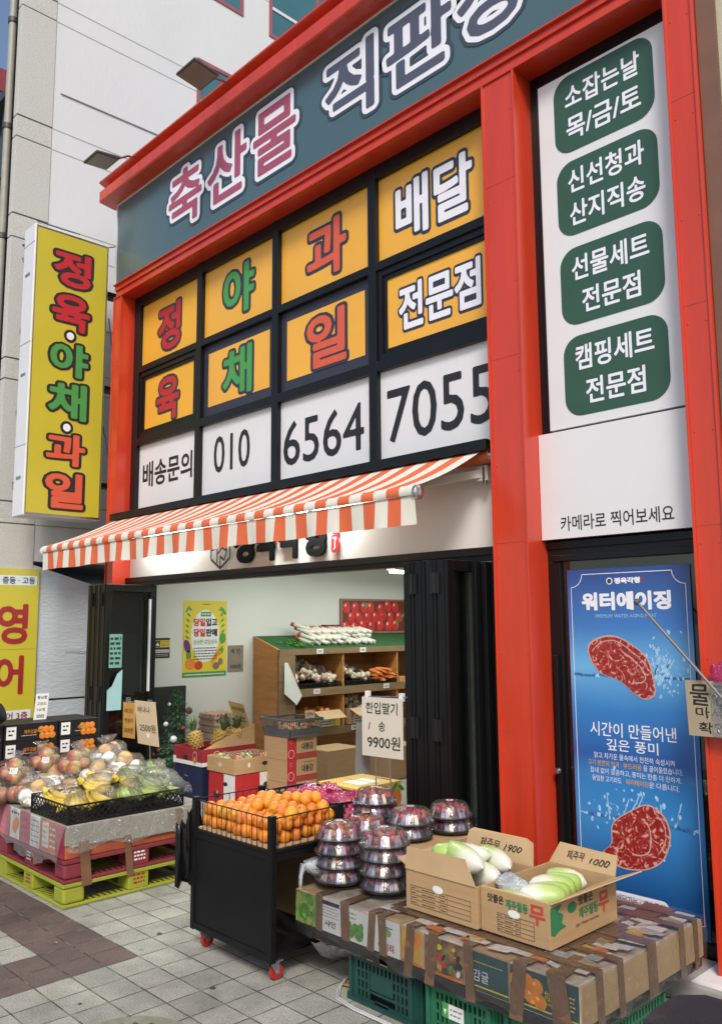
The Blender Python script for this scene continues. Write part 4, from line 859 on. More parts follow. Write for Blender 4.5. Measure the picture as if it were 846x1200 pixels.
# bottom shelf boxes, bag, cards
def carton(name, x0, x1, y0, y1, z0, z1, m, lab, grp=None, open_=False, prints=None, inner=None, cat='box', bev=.003):
    t = thing(name, lab, cat, ((x0 + x1) / 2, (y0 + y1) / 2, z0), grp); mb = MB(); th = .006
    if open_:
        mb.box(x0, x1, y0, y0 + th, z0, z1, m); mb.box(x0, x1, y1 - th, y1, z0, z1, m); mb.box(x0, x0 + th, y0 + th, y1 - th, z0, z1, m); mb.box(x1 - th, x1, y0 + th, y1 - th, z0, z1, m); mb.box(x0 + th, x1 - th, y0 + th, y1 - th, z0, z0 + th, m)
    else: mb.box(x0, x1, y0, y1, z0, z1, m)
    build(mb, 'body', t, bevel=bev)
    if prints:
        mb = MB(); prints(mb, Fr((x0, y0 - .0005, z0), *FX), Fr((x1 + .0005, y0, z0), *SX), x1 - x0, y1 - y0, z1 - z0, Fr((x0, y0, z1 + .0005), (1, 0, 0), (0, 1, 0))); build(mb, 'print', t)
    return t
YBOX = mat('yellow_box', (.62, .40, .07), .6, .08)
for y0, y1, m, lab in ((2.3, 2.72, YBOX, 'yellow open box on the lowest shelf behind the grey basket'), (2.86, 3.25, CARD, 'brown open box with flaps on the lowest rack shelf'), (3.28, 3.66, CARD, 'second brown open box further along the lowest rack shelf')):
    t = carton('produce_box', -8.0, -7.60, y0, y1, .595, .78, m, lab, 'boxes on the lowest rack shelf', True)
    mb = MB(); mb.prism([(-7.60, y0 + .01, .778), (-7.60, y1 - .01, .778), (-7.45, y1 - .03, .70), (-7.45, y0 + .03, .70)], (0.003, 0, .004), CARDIN); build(mb, 'flap', t)
    mb = MB(); fr = Fr((-7.597, y0 + .08, .60), *SX); fr.rect(mb, 0, 0, .22, .11, PAPERW, .001); fr.scrib(mb, .02, .01, .2, .1, INK, 3, .002, .4); build(mb, 'paper_label', t)
    mb = MB()
    for k in range(14): mb.ball((rg.uniform(-7.95, -7.66), rg.uniform(y0 + .05, y1 - .05), .76 + rg.uniform(0, .03)), .035, CARR if m is YBOX else GARL2, 8, 6, .2, k)
    tag(build(mb, 'vegetables', t, smooth=60), None, None, kind='stuff')
for y0, y1, z1, m, lab in ((3.76, 4.16, 1.12, mat('wooden_tray', (.45, .22, .05), .6, .15), 'shallow wooden tray on the rack right of the carrots'), (4.2, 4.56, 1.12, GREY, 'grey crate on the rack at the edge of the right door')):
    carton('produce_box', -8.0, -7.61, y0, y1, 1.005, z1, m, lab, None, True)
price_card('price_sign', 'white slip on the rack edge right of the carrots', Fr((-7.585, 3.85, .99), (0, 1, 0), (-.35, 0, 1)), .26, .10, [('당근', .1, .3, .4, .8), ('3000', .5, .3, .9, .8)], PAPERW)
PB2 = mat('paper_bag', (.60, .60, .55), .6, .08)
mb = MB(); mb.poly([(-7.585, 1.86, 1.36), (-7.575, 1.90, 1.36), (-7.56, 2.10, .98), (-7.56, 2.02, .88), (-7.57, 1.86, 1.02)], PB2); mb.poly([(-7.585, 1.86, 1.36), (-7.56, 1.84, 1.02), (-7.535, 1.96, .92), (-7.56, 2.02, .88), (-7.575, 1.90, 1.36)], PB2)
tag(build(mb, 'paper_bag', org=(-7.57, 1.95, .88)), 'white paper bag hanging point down from the rack end', 'bag')
CLB = mat('bagged_bulbs', (.50, .40, .28), .6, .3, 30)
t = thing('onion_bag', 'clear bag of pale bulbs on the lowest rack shelf', 'bag', (-7.8, 3.05, .80)); mb = MB()
for k in range(10): mb.ball((-7.8 + rg.uniform(-.08, .08), 3.02 + rg.uniform(-.1, .1), .83 + rg.uniform(0, .08)), .035, CLB, 8, 6)
tag(build(mb, 'bulbs', t, smooth=60), None, None, kind='stuff'); mb = MB(); mb.lathe([(.15, 0), (.16, .07), (.10, .15), (.03, .21), (.05, .25)], (-7.8, 3.02, .79), BAGF, 12, None, .08); build(mb, 'film', t)
# tall dark panel and christmas tree
mb = MB(); mb.box(-8.095, -8.05, .46, .875, .10, 1.14, INK); tag(build(mb, 'dark_board', org=(-8.07, .66, .1), bevel=.004), 'black panel standing on the wall behind the small fir', 'panel')
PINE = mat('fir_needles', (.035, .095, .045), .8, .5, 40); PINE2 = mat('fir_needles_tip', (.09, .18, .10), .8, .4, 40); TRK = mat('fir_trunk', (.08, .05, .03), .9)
tr = thing('christmas_tree', 'small dark artificial Christmas fir with baubles inside the left door', 'Christmas tree', (-7.72, .56, .06))
mb = MB(); mb.tube([(-7.72, .56, .06), (-7.72, .56, 1.14)], [.018, .006], TRK, 8); build(mb, 'trunk', tr)
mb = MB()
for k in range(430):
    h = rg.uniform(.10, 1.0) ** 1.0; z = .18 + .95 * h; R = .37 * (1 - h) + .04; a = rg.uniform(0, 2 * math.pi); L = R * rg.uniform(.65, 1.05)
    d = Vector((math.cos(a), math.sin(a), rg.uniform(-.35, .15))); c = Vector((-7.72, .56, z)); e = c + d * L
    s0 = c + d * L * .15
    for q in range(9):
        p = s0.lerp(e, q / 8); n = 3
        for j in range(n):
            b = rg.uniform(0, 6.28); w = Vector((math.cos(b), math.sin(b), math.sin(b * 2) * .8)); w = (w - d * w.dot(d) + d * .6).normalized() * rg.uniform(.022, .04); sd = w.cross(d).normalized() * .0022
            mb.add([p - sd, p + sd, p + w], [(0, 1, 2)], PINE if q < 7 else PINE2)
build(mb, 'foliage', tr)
BWH = mat('white_bauble', (.66, .67, .68), .18, .02, coat=.6); BRD = mat('red_bauble', (.40, .01, .015), .15, .05, coat=.6); CONE = mat('pine_cone', (.10, .06, .04), .8, .4)
for (dx, dy, z, r, m, lab) in ((.16, -.13, .66, .036, BWH, 'large white bauble at the right of the Christmas tree'), (.06, -.16, .80, .026, BWH, 'white bauble in the upper middle of the Christmas tree'), (.02, -.10, .99, .018, BWH, 'smallest white bauble near the tip of the Christmas tree'), (.17, -.03, .76, .018, BRD, 'small red bauble above the large white one on the tree'), (.11, -.25, .42, .034, BRD, 'largest red bauble low on the Christmas tree'), (.22, -.10, .52, .018, BRD, 'red bauble at the right edge of the tree'), (.03, -.22, .55, .016, BRD, 'small red bauble low in the middle of the tree'), (-.03, -.24, .50, .016, BRD, 'small red bauble low on the left of the tree'), (.20, 0.02, .93, .035, CONE, 'brown pine cone near the right of the tree')):
    t = thing('bauble', lab, 'bauble', (-7.72 + dx, .56 + dy, z), 'baubles on the Christmas tree'); mb = MB(); mb.ball((-7.72 + dx, .56 + dy, z), r, m, 14, 10); build(mb, 'globe', t, smooth=60); mb = MB(); mb.tube([(-7.72 + dx, .56 + dy, z + r * .9), (-7.72 + dx, .56 + dy, z + r * 1.25)], r * .25, STEEL, 8); build(mb, 'cap', t)
# stack of boxes in the doorway
NAVY = mat('navy_box', (.012, .018, .055), .45, .1); PNRED = mat('crimson_box', (.26, .018, .025), .5, .08); WBX = mat('white_box', (.68, .67, .65), .55, .04); RBX = mat('red_box', (.42, .02, .025), .5, .06); RBX2 = mat('rust_box', (.32, .05, .03), .5, .1); LINEP = mat('box_line', (.55, .40, .36), .5)
def p_navy(mb, a, b, w, d, h, tp):
    a.text(mb, '과일팩', .18, .22, .30, .265, SPL, .001); a.line(mb, [(.17, .365), (.23, .36)], .004, SPL); a.rect(mb, .36, .02, .40, .06, PAPERW, .001)
carton('fruit_box', -7.07, -6.61, .15, .55, .065, .525, NAVY, 'dark navy carton standing under the pineapple box', None, False, p_navy)
def p_pine(mb, a, b, w, d, h, tp):
    a.rect(mb, 0, 0, w, .035, WBX, .001); a.rect(mb, .0, .03, .05, .06, WBX, .0012); a.ell(mb, .21, .06, .04, .022, INK, .002); a.rrect(mb, .335, .02, .40, .125, .03, LINEP, .002); a.rrect(mb, .34, .025, .395, .12, .027, PNRED, .003); a.ell(mb, .367, .055, .018, .026, PCAR, .004)
    b.rect(mb, 0, 0, d, .035, WBX, .001)
    b.rrect(mb, .12, .02, .19, .125, .03, LINEP, .002); b.rrect(mb, .125, .025, .185, .12, .027, PNRED, .003)
px = carton('pineapple_box', -7.08, -6.60, .14, .74, .53, .68, PNRED, 'crimson and white open box holding pineapples', None, True, p_pine)
mb = MB(); mb.prism([(-6.60, .16, .68), (-6.60, .72, .68), (-6.63, .74, .86), (-6.61, .50, .80)], (-.005, 0, 0), CARD); build(mb, 'flap', px)
PINA = mat('pineapple_rind', (.34, .22, .05), .65, .35, 60, .6, 45); PLEAF = mat('pineapple_leaf', (.09, .13, .05), .6, .4, 20)
def pineapple(x, y, z, rot, lab):
    t = thing('pineapple', lab, 'pineapple', (x, y, z), 'pineapples in the crimson box'); mtx = Matrix.Rotation(rot[0], 3, 'X') @ Matrix.Rotation(rot[1], 3, 'Y'); mb = MB()
    n = 14; prof = [(.02, 0), (.052, .015), (.064, .06), (.064, .11), (.05, .155), (.025, .175)]; mb.lathe(prof, (x, y, z), PINA, n, mtx, .04)
    for i in range(7):
        for k in range(10):
            a = 2 * math.pi * (k + .5 * (i % 2)) / 10; zz = .02 + i * .022; r = .066 if 1 < i < 6 else .056; p = Vector((x, y, z)) + mtx @ Vector((r * math.cos(a), r * math.sin(a), zz)); mb.ball(p, .010, PINA, 5, 4)
    build(mb, 'rind', t, smooth=50); mb = MB()
    for k in range(34):
        a = rg.uniform(0, 6.28); s = rg.uniform(.2, 1.0); L = rg.uniform(.09, .17); b = Vector((x, y, z)) + mtx @ Vector((.012 * math.cos(a), .012 * math.sin(a), .17)); e = b + mtx @ Vector((L * .6 * s * math.cos(a), L * .6 * s * math.sin(a), L * (1.1 - .5 * s))); sd = (e - b).cross(mtx @ Vector((math.cos(a), math.sin(a), 0))).normalized() * .011; m_ = b.lerp(e, .5) + mtx @ Vector((0, 0, .02))
        mb.add([b - sd, b + sd, m_ + sd * .7, m_ - sd * .7, e], [(0, 1, 2, 3), (3, 2, 4)], PLEAF)
    build(mb, 'crown', t)
pineapple(-6.92, .30, .64, (.2, -.1), 'golden pineapple at the front left of its box'); pineapple(-6.80, .42, .66, (-.2, .4), 'pineapple with upright dark crown in the middle of its box'); pineapple(-6.70, .56, .67, (.1, .3), 'pineapple furthest right against the raised flap'); pineapple(-6.92, .55, .66, (-.3, -.2), 'pineapple at the back of the crimson box')
def p_apple(mb, a, b, w, d, h, tp):
    a.rect(mb, .235, 0, w, h, WBX, .001); a.ell(mb, .26, .36, .03, .018, INK, .002); a.ell(mb, .13, .26, .05, .032, NAVY, .002, 12); a.ell(mb, .14, .28, .02, .015, PCAR, .003); a.text(mb, '청송사과', .255, .16, .40, .22, INK, .002, fat=.02, step=.04)
    b.rect(mb, .26, .0, d, h, WBX, .001); b.line(mb, [(.03, .02), (.02, .12), (.05, .20), (.10, .215), (.13, .20), (.17, .215), (.22, .19), (.24, .1), (.23, .02)], .009, LINEP, .002); b.line(mb, [(.13, .20), (.13, .25), (.15, .27)], .008, LINEP, .002)
    b.text(mb, '감사합니다', .29, .20, .47, .26, INK, .002, fat=.02, step=.04); b.ell(mb, .33, .33, .035, .03, NAVY, .002, 12); b.scrib(mb, .37, .32, .46, .34, INK, 1, .002)
carton('apple_box', -6.52, -6.12, .16, .65, .065, .51, RBX, 'red and white apple carton under the brown fruit tray', None, False, p_apple)
def p_tray(mb, a, b, w, d, h, tp): a.ell(mb, .20, .07, .035, .02, GARL, .001, 14); b.ell(mb, .15, .07, .012, .02, PAPERW, .001, 10); b.ell(mb, .32, .07, .03, .018, INK, .001, 12)
carton('fruit_tray', -6.535, -6.115, .15, .66, .515, .645, CARD, 'low brown cardboard tray of bagged fruit on the apple carton', None, True, p_tray)
APG = mat('pale_apple', (.34, .36, .10), .4, .35, 8, sub=.02); RADR = mat('pink_red_skin', (.42, .10, .08), .4, .4, 10)
def small_bag(x, y, z, r, m, lab, grp, n=5, name='fruit_bag', knot=True):
    t = thing(name, lab, 'bag of fruit', (x, y, z), grp); b2 = MB()
    for k in range(n):
        a = 2 * math.pi * k / n + x * 9; mb = MB(); mb.ball((x + math.cos(a) * r * .45, y + math.sin(a) * r * .45, z + r * .45 + (r * .45 if k == n - 1 else 0)), r * .46, m, 10, 8, .08, k); build(mb, 'fruit', t, smooth=60)
    b2.ball((x, y, z + r * .55), r, BAGF, 16, 10, .45, x * 7, (1, 1, .72))
    if knot: b2.lathe([(r * .35, r * 1.1), (r * .10, r * 1.32), (r * .28, r * 1.55)], (x, y, z), BAGF, 9, None, .25)
    build(b2, 'plastic_film', t, smooth=80, weld=True); return t
for i, (x, y, m, lab) in enumerate(((-6.43, .26, APG, 'small bag of green fruit at the left of the brown tray'), (-6.33, .42, APG, 'bag of pale green fruit at the back of the brown tray'), (-6.24, .28, RADR, 'bag of pinkish fruit at the front corner of the brown tray'), (-6.22, .52, RADR, 'bag of pinkish fruit under the price card of the brown tray'))): small_bag(x, y, .56, .075, m, lab, 'bags in the brown tray')
price_card('price_sign', 'tilted handwritten card stuck in the brown fruit tray', Fr((-6.14, .48, .62), (.25, .85, -.30), (.15, .30, 1)), .16, .24, [('방울토마토', .1, .7, .9, .88), ('/ 팩', .3, .42, .7, .58), ('3300원', .1, .12, .9, .3)], CARDPALE)
price_card('price_sign', 'ochre card leaning in the pineapple box', Fr((-6.70, .60, .80), (.1, .9, -.25), (-.1, -.35, 1)), .17, .30, [('파인애플', .1, .7, .9, .85), ('5000', .2, .35, .8, .55)], mat('ochre_card', (.38, .25, .08), .7))
EGG = mat('brown_egg', (.42, .24, .14), .5, .1); EGT = mat('egg_tray', (.30, .28, .25), .9, .1)
for q, lab in enumerate(('lowest tray of brown eggs behind the pineapples', 'second tray of eggs from the bottom behind the pineapples', 'third tray of eggs from the bottom behind the pineapples', 'topmost tray of brown eggs behind the pineapples')):
    x, y, z = -7.62, 1.0, .62 + q * .065; t = thing('egg_tray', lab, 'egg tray', (x, y, z), 'stack of egg trays'); mb = MB(); mb.box(x - .15, x + .15, y - .15, y + .15, z, z + .03, EGT); build(mb, 'tray', t, bevel=.006)
    mb = MB()
    for i in range(6):
        for j in range(6): mb.ball((x - .125 + i * .05, y - .125 + j * .05, z + .04), .022, EGG, 8, 6, 0, 0, (1, 1, 1.25))
    tag(build(mb, 'eggs', t, smooth=60), None, None, kind='stuff')
carton('egg_stand', -7.80, -7.44, .82, 1.18, .065, .615, CARD, 'brown carton carrying the egg trays behind the pineapple box')
def p_red(mb, a, b, w, d, h, tp):
    b.rect(mb, .075, 0, d, .045, RBX2, .001); b.rect(mb, .10, .05, d, h, CARD, .001); b.text(mb, '대봉감', .16, .075, .29, .135, INK, .002, fat=.02, step=.04); b.scrib(mb, .18, .15, .29, .165, INK, 1, .002)
    for z, r in ((.05, .035), (.15, .016)): b.ell(mb, .04, z, r, r * 1.1, LINEP, .002, 16); b.ell(mb, .04, z, r * .82, r * .92, RBX, .003, 16)
    a.rect(mb, 0, 0, w, h, CARD, .001)
for q in range(4): carton('persimmon_box', -6.16, -5.836, .5, .83, .065 + q * .188, .065 + q * .188 + .186, RBX, ['lowest red carton under the grey basket', 'second red carton from the floor under the grey basket', 'third red carton from the floor with white rings', 'topmost red carton directly under the grey basket'][q], 'stack of red fruit cartons', False, p_red)
GBK = mat('grey_basket', (.085, .09, .095), .5, .1)
t = thing('grey_basket', 'grey plastic basket of small produce on the red carton stack', 'basket', (-6.0, .66, .82)); mb = MB(); z0 = .82
for (x0, y0, x1, y1) in ((-6.2, .48, -5.78, .48), (-5.78, .48, -5.78, .86), (-5.78, .86, -6.2, .86), (-6.2, .86, -6.2, .48)):
    c = Vector((-5.99, .67, 0)); P0 = Vector((x0, y0, 0)); P1 = Vector((x1, y1, 0)); b0 = c + (P0 - c) * .84; b1 = c + (P1 - c) * .84
    for z, k in ((0, 0), (.135, 1)): mb.bar(b0.lerp(P0, k) + Vector((0, 0, z0 + z + .008)), b1.lerp(P1, k) + Vector((0, 0, z0 + z + .008)), .014, .02, GBK)
    mb.add([b0 + Vector((0, 0, z0 + .005)), b1 + Vector((0, 0, z0 + .005)), P1 + Vector((0, 0, z0 + .07)) - (P1 - c) * .07, P0 + Vector((0, 0, z0 + .07)) - (P0 - c) * .07], [(0, 1, 2, 3)], GBK)
    for k in range(17): u = k / 16; mb.bar(b0.lerp(b1, u) + Vector((0, 0, z0)), P0.lerp(P1, u) + Vector((0, 0, z0 + .14)), .006, .004, GBK)
mb.box(-6.16, -5.82, .51, .83, z0, z0 + .006, GBK); build(mb, 'body', t)
mb = MB()
for k in range(60): mb.ball((rg.uniform(-6.13, -5.85), rg.uniform(.53, .81), z0 + rg.uniform(.02, .085)), .022, GARL if k % 3 else CARR, 7, 5, .3, k)
tag(build(mb, 'produce', t, smooth=60), None, None, kind='stuff')
price_card('price_sign', 'small card standing in the grey basket', Fr((-5.80, .68, .93), (.05, 1, 0), (-.15, 0, 1)), .10, .11, [('양파', .15, .55, .85, .85), ('1500', .15, .15, .85, .42)], CARDSIGN)
def p_yel(mb, a, b, w, d, h, tp):
    tp.rect(mb, .16, .10, .36, .34, PAPERW, .001); tp.rect(mb, 0, .235, w, .245, CARDIN, .002)
    for fr, uu in ((b, .10), (b, .38)): fr.ell(mb, uu + .05, .12, .055, .06, PCAR, .001); fr.ell(mb, uu + .02, .20, .05, .018, PG, .002, 10, .7); fr.ell(mb, uu + .10, .19, .04, .016, PG, .002, 10, -.6)
    b.ell(mb, .27, .13, .04, .022, INK, .002); a.ell(mb, .10, .16, .02, .02, PG, .001); a.scrib(mb, .14, .14, .3, .18, INK, 2, .001); a.ell(mb, .33, .12, .03, .012, PG, .001, 8, .6)
carton('citrus_box', -5.20, -4.76, .30, .78, .32, .565, YBOX, 'yellow citrus carton with fruit print inside the opening', None, False, p_yel); carton('citrus_box', -5.19, -4.77, .31, .77, .065, .318, YBOX, 'plain yellow carton under the printed citrus carton', None, False)
carton('brown_carton', -4.70, -4.25, .85, 1.3, .065, .50, CARD, 'brown carton on the floor beside the right folding door'); carton('black_carton', -4.68, -4.27, .9, 1.25, .505, .64, INK, 'black carton on the brown one by the right folding door', None, False, lambda mb, a, b, w, d, h, tp: (a.scrib(mb, .05, .03, .36, .11, PAPERW, 2, .001, .3), b.scrib(mb, .03, .03, .3, .11, PAPERW, 2, .001, .3)))
carton('white_carton', -4.75, -4.55, 1.1, 1.35, .645, .82, WBX, 'small white and orange carton on top beside the right folding door')
for k, (x0, x1, y0, y1, z1) in enumerate(((-7.3, -6.9, 1.9, 2.4, .45), (-7.2, -6.75, 2.7, 3.2, .42), (-6.9, -6.4, 3.4, 3.9, .6))): carton('brown_carton', x0, x1, y0, y1, .065, z1, CARD, ['brown carton on the shop floor before the rack end', 'brown carton on the floor below the rack centre', 'tall brown carton deep in the shop'][k], 'brown cartons on the shop floor')
# ------------------------------------------------------------------ left stall: pallets, cartons, banana crate, fruit bags
PALY = mat('lime_pallet', (.29, .31, .03), .5, .12, 5, .1, 60, dirt=.35, dcol=(.14, .14, .03)); PALR = mat('maroon_pallet', (.20, .028, .04), .5, .12, 5, .1, 60, dirt=.3, dcol=(.08, .02, .02))
def pallet(x0, x1, y0, y1, z0, h, m, ink, lab):
    t = thing('pallet', lab, 'pallet', ((x0 + x1) / 2, (y0 + y1) / 2, z0), 'plastic pallets under the fruit stall'); mb = MB()
    n = 16; dx = (x1 - x0) / n
    for k in range(n): mb.box(x0 + k * dx + .004, x0 + (k + 1) * dx - .004, y0 + .03, y1 - .03, z0 + h - .02, z0 + h, m)
    for y in (y0, (y0 + y1) / 2 - .04, y1 - .08): mb.box(x0 + .002, x1 - .002, y, y + .08, z0 + h - .022, z0 + h - .002, m)
    mb.box(x0, x1, y0 - .004, y0 + .012, z0 + h - .024, z0 + h - .001, m); mb.box(x1 - .012, x1 + .004, y0, y1, z0 + h - .024, z0 + h - .001, m)
    build(mb, 'deck', t, bevel=.003)
    mb = MB()
    for y in (y0, (y0 + y1) / 2 - .05, y1 - .1): mb.box(x0 + .001, x1 - .001, y, y + .1, z0 + .004, z0 + .022, m)
    for x in (x0, (x0 + x1) / 2 - .05, x1 - .1): mb.box(x, x + .1, y0 + .001, y1 - .001, z0 + .003, z0 + .021, m)
    for k in range(24): mb.box(x0 + .1 + k * .04, x0 + .112 + k * .04, y0 + .02, y0 + .085, z0 + .018, z0 + .0235, BLACKMAT)
    for k in range(24): mb.box(x1 - .085, x1 - .02, y0 + .1 + k * .04, y0 + .112 + k * .04, z0 + .018, z0 + .0235, BLACKMAT)
    build(mb, 'base', t, bevel=.003)
    bw = .15
    for i, x in enumerate((x0 + .002, (x0 + x1) / 2 - bw / 2, x1 - bw - .002)):
        for j, y in enumerate((y0 + .002, (y0 + y1) / 2 - bw / 2, y1 - bw - .002)):
            if i == 0 and j == 2 or i == 1 and j == 1: continue
            mb = MB(); mb.box(x, x + bw, y, y + bw, z0 + .022, z0 + h - .022, m)
            if i == 2 and j == 1: Fr((x1 - .001, y, z0 + .03), *SX).scrib(mb, .035, .02, .12, h - .055, ink, 3, .001, .5)
            if j == 0 and i == 1: Fr((x, y0, z0 + .03), *FX).scrib(mb, .04, .02, .11, h - .06, ink, 3, .001, .5)
            build(mb, 'block', t, bevel=.02 if i == 2 and j == 0 else .006, bseg=3)
pallet(-6.5, -5.405, -1.672, -.60, 0, .15, PALY, MAROON, 'lime green plastic pallet on the pavement at the bottom of the fruit stall'); pallet(-6.5, -5.405, -1.672, -.60, .151, .145, PALR, PAPERW, 'maroon plastic pallet stacked on the lime pallet')
for sx in (-1.105,):
    pallet(-6.5 + sx, -5.41 + sx, -1.672, -.60, 0, .15, PALY, MAROON, 'second lime pallet at the left edge of the fruit stall'); pallet(-6.5 + sx, -5.41 + sx, -1.672, -.60, .151, .145, PALR, PAPERW, 'second maroon pallet at the left edge of the fruit stall')
GCARD = mat('grey_brown_carton', (.27, .255, .215), .75, .12, 6, .1, 40, dirt=.2, dcol=(.18, .16, .13)); PKP = mat('pink_print', (.50, .05, .10), .5, .2, 10); ORP = mat('orange_carton_print', (.55, .15, .03), .5, .2, 10)
cb_ = thing('wrapped_cartons', 'film wrapped produce cartons taped together on the pallets under the bananas', 'cartons', (-5.95, -1.14, .297))
mb = MB(); mb.box(-6.49, -5.42, -1.66, -.62, .297, .383, mat('orange_red_carton', (.36, .09, .035), .6, .25, 6)); build(mb, 'lower_carton', cb_, bevel=.006)
mb = MB(); mb.box(-6.49, -5.41, -1.665, -.61, .384, .510, GCARD); mb.box(-5.41, -5.404, -1.64, -1.18, .372, .508, GCARD); mb.box(-5.41, -5.400, -1.20, -.86, .352, .506, GCARD); build(mb, 'upper_carton', cb_, bevel=.006)
mb = MB(); f = Fr((0, -1.6655, 0), *FX)
for a, b, m in ((-6.49, -6.32, PKP), (-6.31, -6.14, PAPERW), (-6.13, -5.97, PKP), (-5.96, -5.80, WBX), (-5.79, -5.55, ORP), (-5.54, -5.43, PKP)): f.rect(mb, a, .30, b, .508, m, .001)
f.ell(mb, -6.225, .38, .045, .045, ORANGEP, .002); f.ell(mb, -6.19, .41, .04, .04, ORANGEP, .003); f.scrib(mb, -6.29, .45, -6.16, .50, INK, 1, .002); f.scrib(mb, -6.11, .33, -6.0, .48, MAROON, 3, .002); f.scrib(mb, -5.94, .32, -5.82, .49, GREY, 5, .002, .25); f.rect(mb, -5.76, .33, -5.66, .49, PAPERW, .002); f.scrib(mb, -5.75, .34, -5.67, .48, LINEP, 4, .003); f.scrib(mb, -5.64, .33, -5.56, .48, PAPERW, 4, .002)
build(mb, 'print', cb_)
mb = MB()
for y, w, z1 in ((-1.58, .07, .40), (-1.26, .05, .385), (-.86, .05, .50)):
    mb = MB(); mb.prism([(-5.398, y, z1), (-5.398, y + w, z1), (-5.396, y + w + .03, .12), (-5.396, y + .03, .12)], (.001, 0, 0), TAPE); build(mb, 'tape', cb_)
mb = MB(); n = 14                                             # wrinkled wrap hanging over the front-left corner
for i in range(n):
    for k in range(5):
        def W(u, s): x = -6.35 + u * .95; return (x, -1.672 - .012 - .014 * math.sin(u * 37 + s * 3) - .03 * s, .515 - s * (.20 + .075 * math.sin(u * 3.1) + .02 * math.sin(u * 21)))
        mb.add([W(i / n, k / 5), W(i / n, (k + 1) / 5), W((i + 1) / n, (k + 1) / 5), W((i + 1) / n, k / 5)], [(0, 1, 2, 3)], CLEAR)
for i in range(n):
    for k in range(4):
        def W(u, s): return (-5.396 + .010 + .008 * math.sin(u * 41 + s * 4) + .01 * s, -1.67 + u * 1.05, .515 - s * (.16 + .02 * math.sin(u * 17)))
        mb.add([W(i / n, k / 4), W((i + 1) / n, k / 4), W((i + 1) / n, (k + 1) / 4), W(i / n, (k + 1) / 4)], [(0, 1, 2, 3)], CLEAR)
build(mb, 'wrap_film', cb_, smooth=80, weld=True)
carton('stall_carton', -7.58, -6.51, -1.66, -.62, .297, .51, GCARD, 'grey brown carton on the second pallets under the tangerine boxes')
carton('step_carton', -6.49, -6.10, -1.30, -.62, .512, .64, CARD, 'brown carton under the rear fruit bags of the stall')
lat_crate('banana_crate', -6.0, -5.42, -1.648, -.79, .512, .635, 'long black lattice crate full of bananas at the front of the fruit stall', None, .047)
def banana_proto(m):
    mb = MB(); pts = []; rs = []
    for k in range(9):
        t = k / 8; a = (t - .5) * 1.25; pts.append((.165 * math.sin(a), 0, -.165 * math.cos(a) + .165)); rs.append([.006, .014, .019, .021, .0215, .021, .019, .012, .006][k])
    mb.tube(pts, rs, m, 6); return mb
BANY = ramp_mat('yellow_banana', 0, [(0, (.10, .08, .03)), (.06, (.30, .28, .04)), (.2, (.62, .43, .05)), (.75, (.66, .46, .06)), (.93, (.35, .33, .05)), (1, (.07, .05, .02))], .45, 'Generated', 30, .10); BANG = ramp_mat('green_banana', 0, [(0, (.08, .08, .03)), (.1, (.20, .30, .04)), (.5, (.36, .42, .06)), (.9, (.22, .32, .04)), (1, (.06, .05, .02))], .45, 'Generated', 30, .12)
bpro = {}
def bananas(x, y, z, rz, m, lab, n=5, tilt=.25):
    t = thing('banana_bunch', lab, 'banana bunch', (x, y, z), 'banana bunches in the lattice crate')
    for k in range(n):
        if m.name not in bpro: o = build(banana_proto(m), 'banana', None, smooth=60); bpro[m.name] = o
        else: o = bpro[m.name].copy(); COL.objects.link(o)
        o.parent = t; u = k - (n - 1) / 2; o.location = (-.02 * abs(u), u * .034, .012 * (2 - abs(u))); o.rotation_euler = (u * .22, tilt, u * .16)
    t.rotation_euler = (0, 0, rz)
    mb = MB(); mb.tube([(x - .14, y, z + .075), (x - .115, y, z + .05)], [.018, .026], bpro[m.name].data.materials[0], 8); s = build(mb, 'stem', t, smooth=50)
    mb = MB(); mb.ball((x, y, z + .045), .14, BAGF, 14, 9, .4, x * 5 + y, (1.1, .8, .5)) if m is BANG else mb.ball((x + .02, y, z + .05), .09, BAGF, 12, 8, .4, x * 5 + y, (1.3, .9, .6)); build(mb, 'film', t, smooth=80, weld=True)
for a in ((-5.56, -1.54, .585, -.35, BANY, 'yellow banana bunch at the front left corner of the lattice crate'), (-5.82, -1.50, .60, .9, BANY, 'yellow banana bunch behind the front one at the left end of the crate'), (-5.55, -1.36, .60, .25, BANY, 'pale yellow banana bunch lying along the front rim of the crate'), (-5.72, -1.30, .665, 1.5, BANY, 'ripest yellow banana bunch heaped highest in the left half of the crate'), (-5.86, -1.18, .655, .5, BANY, 'yellow banana bunch at the back edge of the crate'), (-5.54, -1.18, .60, -.3, BANG, 'green yellow banana bunch in the middle of the crate'), (-5.72, -1.08, .66, 2.0, BANY, 'yellow banana bunch leaning on the middle green one'), (-5.54, -1.02, .60, .5, BANG, 'green yellow banana bunch right of the middle one'), (-5.80, -.98, .66, .2, BANG, 'green yellow banana bunch at the back of the crate'), (-5.60, -.90, .64, 1.3, BANG, 'greenish banana bunch in the right half of the crate'), (-5.80, -.84, .68, -.5, BANG, 'greenest banana bunch standing at the right end of the crate'), (-5.52, -.84, .60, .4, BANG, 'small green banana bunch at the right front corner of the crate')): bananas(*a, n=6)
APP = ramp_mat('apple_skin', 1, [(0, (.40, .07, .05)), (.22, (.46, .16, .08)), (.45, (.50, .34, .13)), (1, (.50, .42, .17))], .35, 'Generated', 7, .3); PEAR = mat('pear_skin', (.56, .36, .15), .6, .15, 25, .1, 150); NETW = mat('foam_net', (.85, .84, .78), .8, .06, 20)
